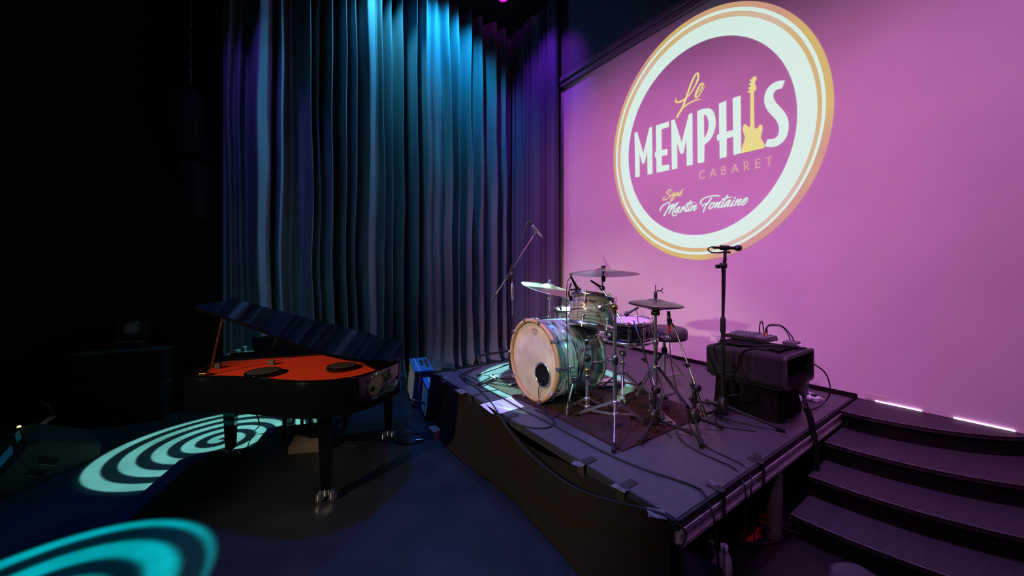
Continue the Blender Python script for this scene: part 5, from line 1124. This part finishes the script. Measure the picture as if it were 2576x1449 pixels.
for k in range(4):
    pts_ = [pwc + V((.10 * math.cos(a * 1.9 + k) + .02 * math.sin(a * 3.3 + k), .08 * math.sin(a * 1.7 + k * 2), .012 + .02 * abs(math.sin(a * 2 + k)))) for a in [q * .55 for q in range(10)]]
    cable('white_cord', ['lowest', 'second', 'third', 'uppermost'][k] + ' thin white cord in the tangle by the power strip', pts_, .0028, 'cable_white', group='white cords by the power strip')

# ------------------------------------------------------------------ under and beside the platform
for k, (x, y, wd_, l_) in enumerate(((1886, 1352, .028, .05), (1908, 1330, .022, .04), (1922, 1316, .02, .045), (1906, 1342, .016, .03), (1928, 1300, .02, .035))):
    c = on(x, y, 0); o = MB().box(V((c.x, c.y, .004 + .01 * (k % 3))), (l_, wd_, .0015), M.Rotation(.5 + .2 * k, 4, 'Z') @ M.Rotation(.15, 4, 'X')).obj('red_tag', 'red_tape', origin=V((c.x, c.y, 0)))
    tag(o, ['largest red strip lying on the floor left of the platform leg', 'red strip just behind the largest one under the platform', 'red strip close to the platform leg', 'small red strip between the others under the platform', 'farthest red strip under the platform'][k], 'red strip', 'red strips under the platform')
cable('floor_cable', 'thick dark cable curving over the floor around the platform leg', [on(1824, 1352, .008), on(1860, 1362, .008), on(1910, 1367, .008), on(1950, 1363, .008), on(1985, 1340, .008), on(1998, 1325, .008)], .010)
for k in range(5):
    b = on(1850 + 28 * k, 1300 - 10 * (k % 3), .02)
    cable('floor_cable', 'dark cable heaped under the platform, ' + ['leftmost', 'second from the left', 'middle', 'second from the right', 'rightmost'][k] + ' of the heap', [b + V((.12 * math.cos(a * 1.3 + k), .16 * math.sin(a + k), .02 + .02 * math.sin(a * 2))) for a in [q * .6 for q in range(9)]], .006, group='cables heaped under the platform')
def bottle(label, px, py, z, sc):
    c = on(px, py, z); r0 = thing('water_bottle', label, 'bottle', c); T = M.Translation(c) @ M.Scale(sc, 4)
    MB().lathe([(0, .002), (.028, .002), (.032, .008), (.032, .05), (.030, .055), (.032, .06), (.032, .13), (.028, .15), (.016, .172), (.0135, .178), (.0135, .185)], T, 24).obj('body', 'bottle_plastic', r0)
    MB().lathe([(.0155, .180), (.0165, .182), (.0165, .200), (.014, .203), (0, .203)], T, 20).obj('cap', 'bottle_cap', r0)
    MB().lathe([(.0325, .075), (.0328, .076), (.0328, .118), (.0325, .119)], T, 24).obj('sleeve_label', 'bottle_plastic', r0)
bottle('clear plastic water bottle with white cap under the platform front corner', 1822, 1479, 0, 1.0)
bottle('second plastic bottle, further in under the platform corner', 1788, 1450, 0, .85)
# loose dark cloth hanging at the front right corner
def hc2(u, v):
    s = RS1 + .015 + .09 * (1 - v) * (1 + .5 * math.sin(u * 5)); r = RR0 + .02 - .36 * u * (1 - .5 * (1 - v)) 
    return wp(s + .02 * math.sin(u * 9) * (1 - v), r, .02 + (RZ - .10 - .27 * u) * v)
tag(MB().grid(hc2, 24, 16).obj('loose_cloth', 'navy_cloth', origin=wp(RS1, RR0, 0), recalc=False), 'loose dark navy cloth hanging from the front right corner of the platform', 'cloth')
# pale bundle before the steps
c = on(2150, 1462, 0); r0 = thing('cloth_bundle', 'pale grey rounded cloth bundle on the floor before the bottom step', 'bundle', c)
bm_ = MB()
def bf(u, v):
    a = u * 2 * math.pi; t = v * math.pi / 2; k = 1 + .12 * mnoise.noise(V((math.cos(a) * 2, math.sin(a) * 2, v * 3)))
    return c + V((.11 * math.cos(a) * math.cos(t) * k, .085 * math.sin(a) * math.cos(t) * k, .060 * math.sin(t) * k))
bm_.grid(bf, 36, 12); bm_.obj('body', 'grey_cloth', r0, recalc=False)
m = MB().tube(spline([c + V((-.07, -.03, .035)), c + V((-.02, -.06, .062)), c + V((.05, -.05, .05)), c + V((.09, -.02, .02))], 6), .006); m.obj('seam', 'grey_cloth', r0)

# ------------------------------------------------------------------ left of the stage
wg = thing('stage_monitor', 'dark wedge stage monitor on the floor at the left edge', 'speaker', V((-3.5, 2.5, 0)))
wpz = [(2.16, .0), (2.20, .03), (2.47, .298), (2.54, .300), (2.92, .085), (2.90, .0)]
# side profile in (Y, Z), extruded to the left
sx_ = -3.30; EX = V((-.42, .28, 0))
MB().prism([V((sx_, y, z)) for y, z in wpz], EX).obj('cabinet', 'cabinet_black', wg)
sd_ = MB().prism([V((sx_ + .001, y, z)) for y, z in [(2.19, .006), (2.215, .035), (2.475, .292), (2.54, .294), (2.91, .083), (2.89, .006)]], (.004, 0, 0)).obj('side_panel', 'cabinet_black', wg)
def sp(px, py):
    u = (px - CX) / FPX; return at(px, py, (sx_ + .006) / u)
for q in (((103, 1146), (155, 1153), (138, 1172), (91, 1167)), ((76, 1177), (126, 1184), (107, 1203), (62, 1196))):
    qq = [sp(*a) for a in q]; rc_ = MB().prism(qq, (.0015, 0, 0)).obj('handle_recess', 'recess_black', wg)
    MB().tube([qq[1], qq[2], qq[3]], .003, 6).obj('recess_lip', 'case_trim', wg)
n1 = V((0, -.707, .707))
nf = lambda k, e, o: V((sx_, 2.205 + (2.465 - 2.205) * k, .035 + (.293 - .035) * k)) + EX * e + n1 * o
m = MB(); m.prism([nf(.04, .05, .003), nf(.94, .05, .003), nf(.94, .95, .003), nf(.04, .95, .003)], n1 * .004); m.obj('grille', 'speaker_grille', wg)
for e0_, e1_, a, b in ((.22, .60, .50, .80), (.45, .9, .90, .99)):
    MB().prism([nf(a, e0_, .009), nf(b, e0_, .009), nf(b, e1_, .009), nf(a, e1_, .009)], n1 * .001).obj('white_patch', 'paper_white', wg)  # white patches in front of the grille
lp = at(48, 1074, 2.74); ll = thing('indicator_lamp', 'small glowing yellow lamp on top of the stage monitor', 'lamp', lp - V((0, 0, .012)))
MB().lathe([(0, -.016), (.016, -.016), (.018, -.004), (.012, 0)], M.Translation(lp), 14).obj('housing', 'black_plastic', ll); MB().ball(lp, .0105, 12).obj('bulb', 'led_yellow', ll)
a, b = on(103, 1070, 0), on(200, 998, 0); d_ = (b - a).normalized(); nn = V((-d_.y, d_.x, 0)) * .028
tag(MB().prism([a + nn + V((0, 0, .001)), a - nn + V((0, 0, .001)), b - nn + V((0, 0, .001)), b + nn + V((0, 0, .001))], (0, 0, .001)).obj('floor_tape', 'tape_white', origin=a), 'long strip of pale tape on the floor behind the stage monitor', 'tape')
cable('floor_cable', 'thin cable arching up behind the stage monitor', [at(14, 1050, 3.2), at(25, 1022, 3.2), at(55, 1008, 3.2), at(90, 1006, 3.2), at(118, 1018, 3.2), at(133, 1040, 3.2)], .005)
# flight case with a moving head lamp, both nearly lost in the dark
fc = at(335, 950, 3.7); fc = V((fc.x, fc.y, 0)); f0 = thing('flight_case', 'black flight case standing in the dark at the left', 'case', fc)
MB().box(fc + V((0, 0, .36)), (.33, .24, .34), M.Rotation(.4, 4, 'Z'), .012).obj('body', 'recess_black', f0)
for z in (.05, .36, .69): MB().box(fc + V((0, 0, z)), (.338, .248, .012), M.Rotation(.4, 4, 'Z')).obj('edge_band', 'cabinet_black', f0)
for sx in (-1, 1):
    for sy in (-1, 1): q = fc + V((.24 * sx, .15 * sy, .012)); MB().cyl(q - V((.01, 0, 0)), q + V((.01, 0, 0)), .025, n=12).obj('caster', 'rubber', f0)
hm0 = fc + V((0, 0, .706)); h0 = thing('moving_head_lamp', 'black moving-head lamp on the flight case, its lens barely visible', 'stage lamp', hm0)
MB().box(hm0 + V((0, 0, .035)), (.12, .10, .035), M.Rotation(.4, 4, 'Z'), .01).obj('base', 'black_plastic', h0)
ym = M.Rotation(.4, 4, 'Z')
for s_ in (-1, 1): MB().box(hm0 + ym.to_3x3() @ V((.10 * s_, 0, .16)), (.018, .04, .10), ym, .01).obj('yoke_arm', 'black_plastic', h0)
hd = frame((.8, -1, -.15)); hd.translation = hm0 + V((-.02, .03, .20))
MB().lathe([(0, -.11), (.06, -.11), (.078, -.07), (.078, .06), (.070, .10), (.064, .10), (.060, .08), (0, .08)], hd, 24).obj('head', 'black_plastic', h0); MB().lathe([(0, .084), (.058, .082)], hd, 24).obj('lens', 'mixer_body', h0)
# hanging loudspeakers
hs = thing('hanging_loudspeaker', 'black loudspeaker pair hanging on a chain in the dark left of the curtain', 'speaker', at(450, 540, 3.9))
for q in (((411, 215), (487, 225), (489, 381), (441, 378)), ((449, 400), (494, 405), (500, 550), (482, 548))):
    qq = [at(x, y, 3.9) for x, y in q]; MB().prism(qq, V((-.10, .34, 0))).obj('cabinet', 'black_plastic', hs)
    MB().prism([qq[0] + (qq[1] - qq[0]) * .1 + V((0, -.003, 0)), qq[1] + (qq[0] - qq[1]) * .1 + V((0, -.003, 0)), qq[2] + (qq[3] - qq[2]) * .1 + V((0, -.003, 0)), qq[3] + (qq[2] - qq[3]) * .1 + V((0, -.003, 0))], (0, -.006, 0)).obj('grille', 'case_inside', hs)
MB().bar(at(462, 376, 3.95), at(472, 410, 3.95), .02, .02).obj('joint', 'steel_dark', hs)
tp_ = at(480, 195, 4.0); k = 0; z = tp_.z - .06
while z < 5.55:
    rot = M.Rotation(math.pi / 2 * (k % 2), 4, 'Z'); lk = [V((tp_.x, tp_.y, z)) + rot.to_3x3() @ V((.012 * math.cos(a), 0, .028 * math.sin(a))) for a in [q * math.pi / 5 for q in range(11)]]
    MB().tube(lk, .004, 5, False).obj('chain_link', 'steel_dark', hs); z += .047; k += 1
# lamp over the corner
lc = V((-.133, 5.34, 5.50)); l0 = thing('corner_lamp', 'black stage lamp with magenta lens hanging from the ceiling above the corner', 'stage lamp', lc)
MB().lathe([(.085, -.02), (.09, -.02), (.09, .10), (.06, .14), (0, .14)], M.Translation(lc), 28).obj('can', 'black_metal', l0)
MB().lathe([(0, -.004), (.084, -.004)], M.Translation(lc), 28).obj('lens', 'lens_magenta', l0)
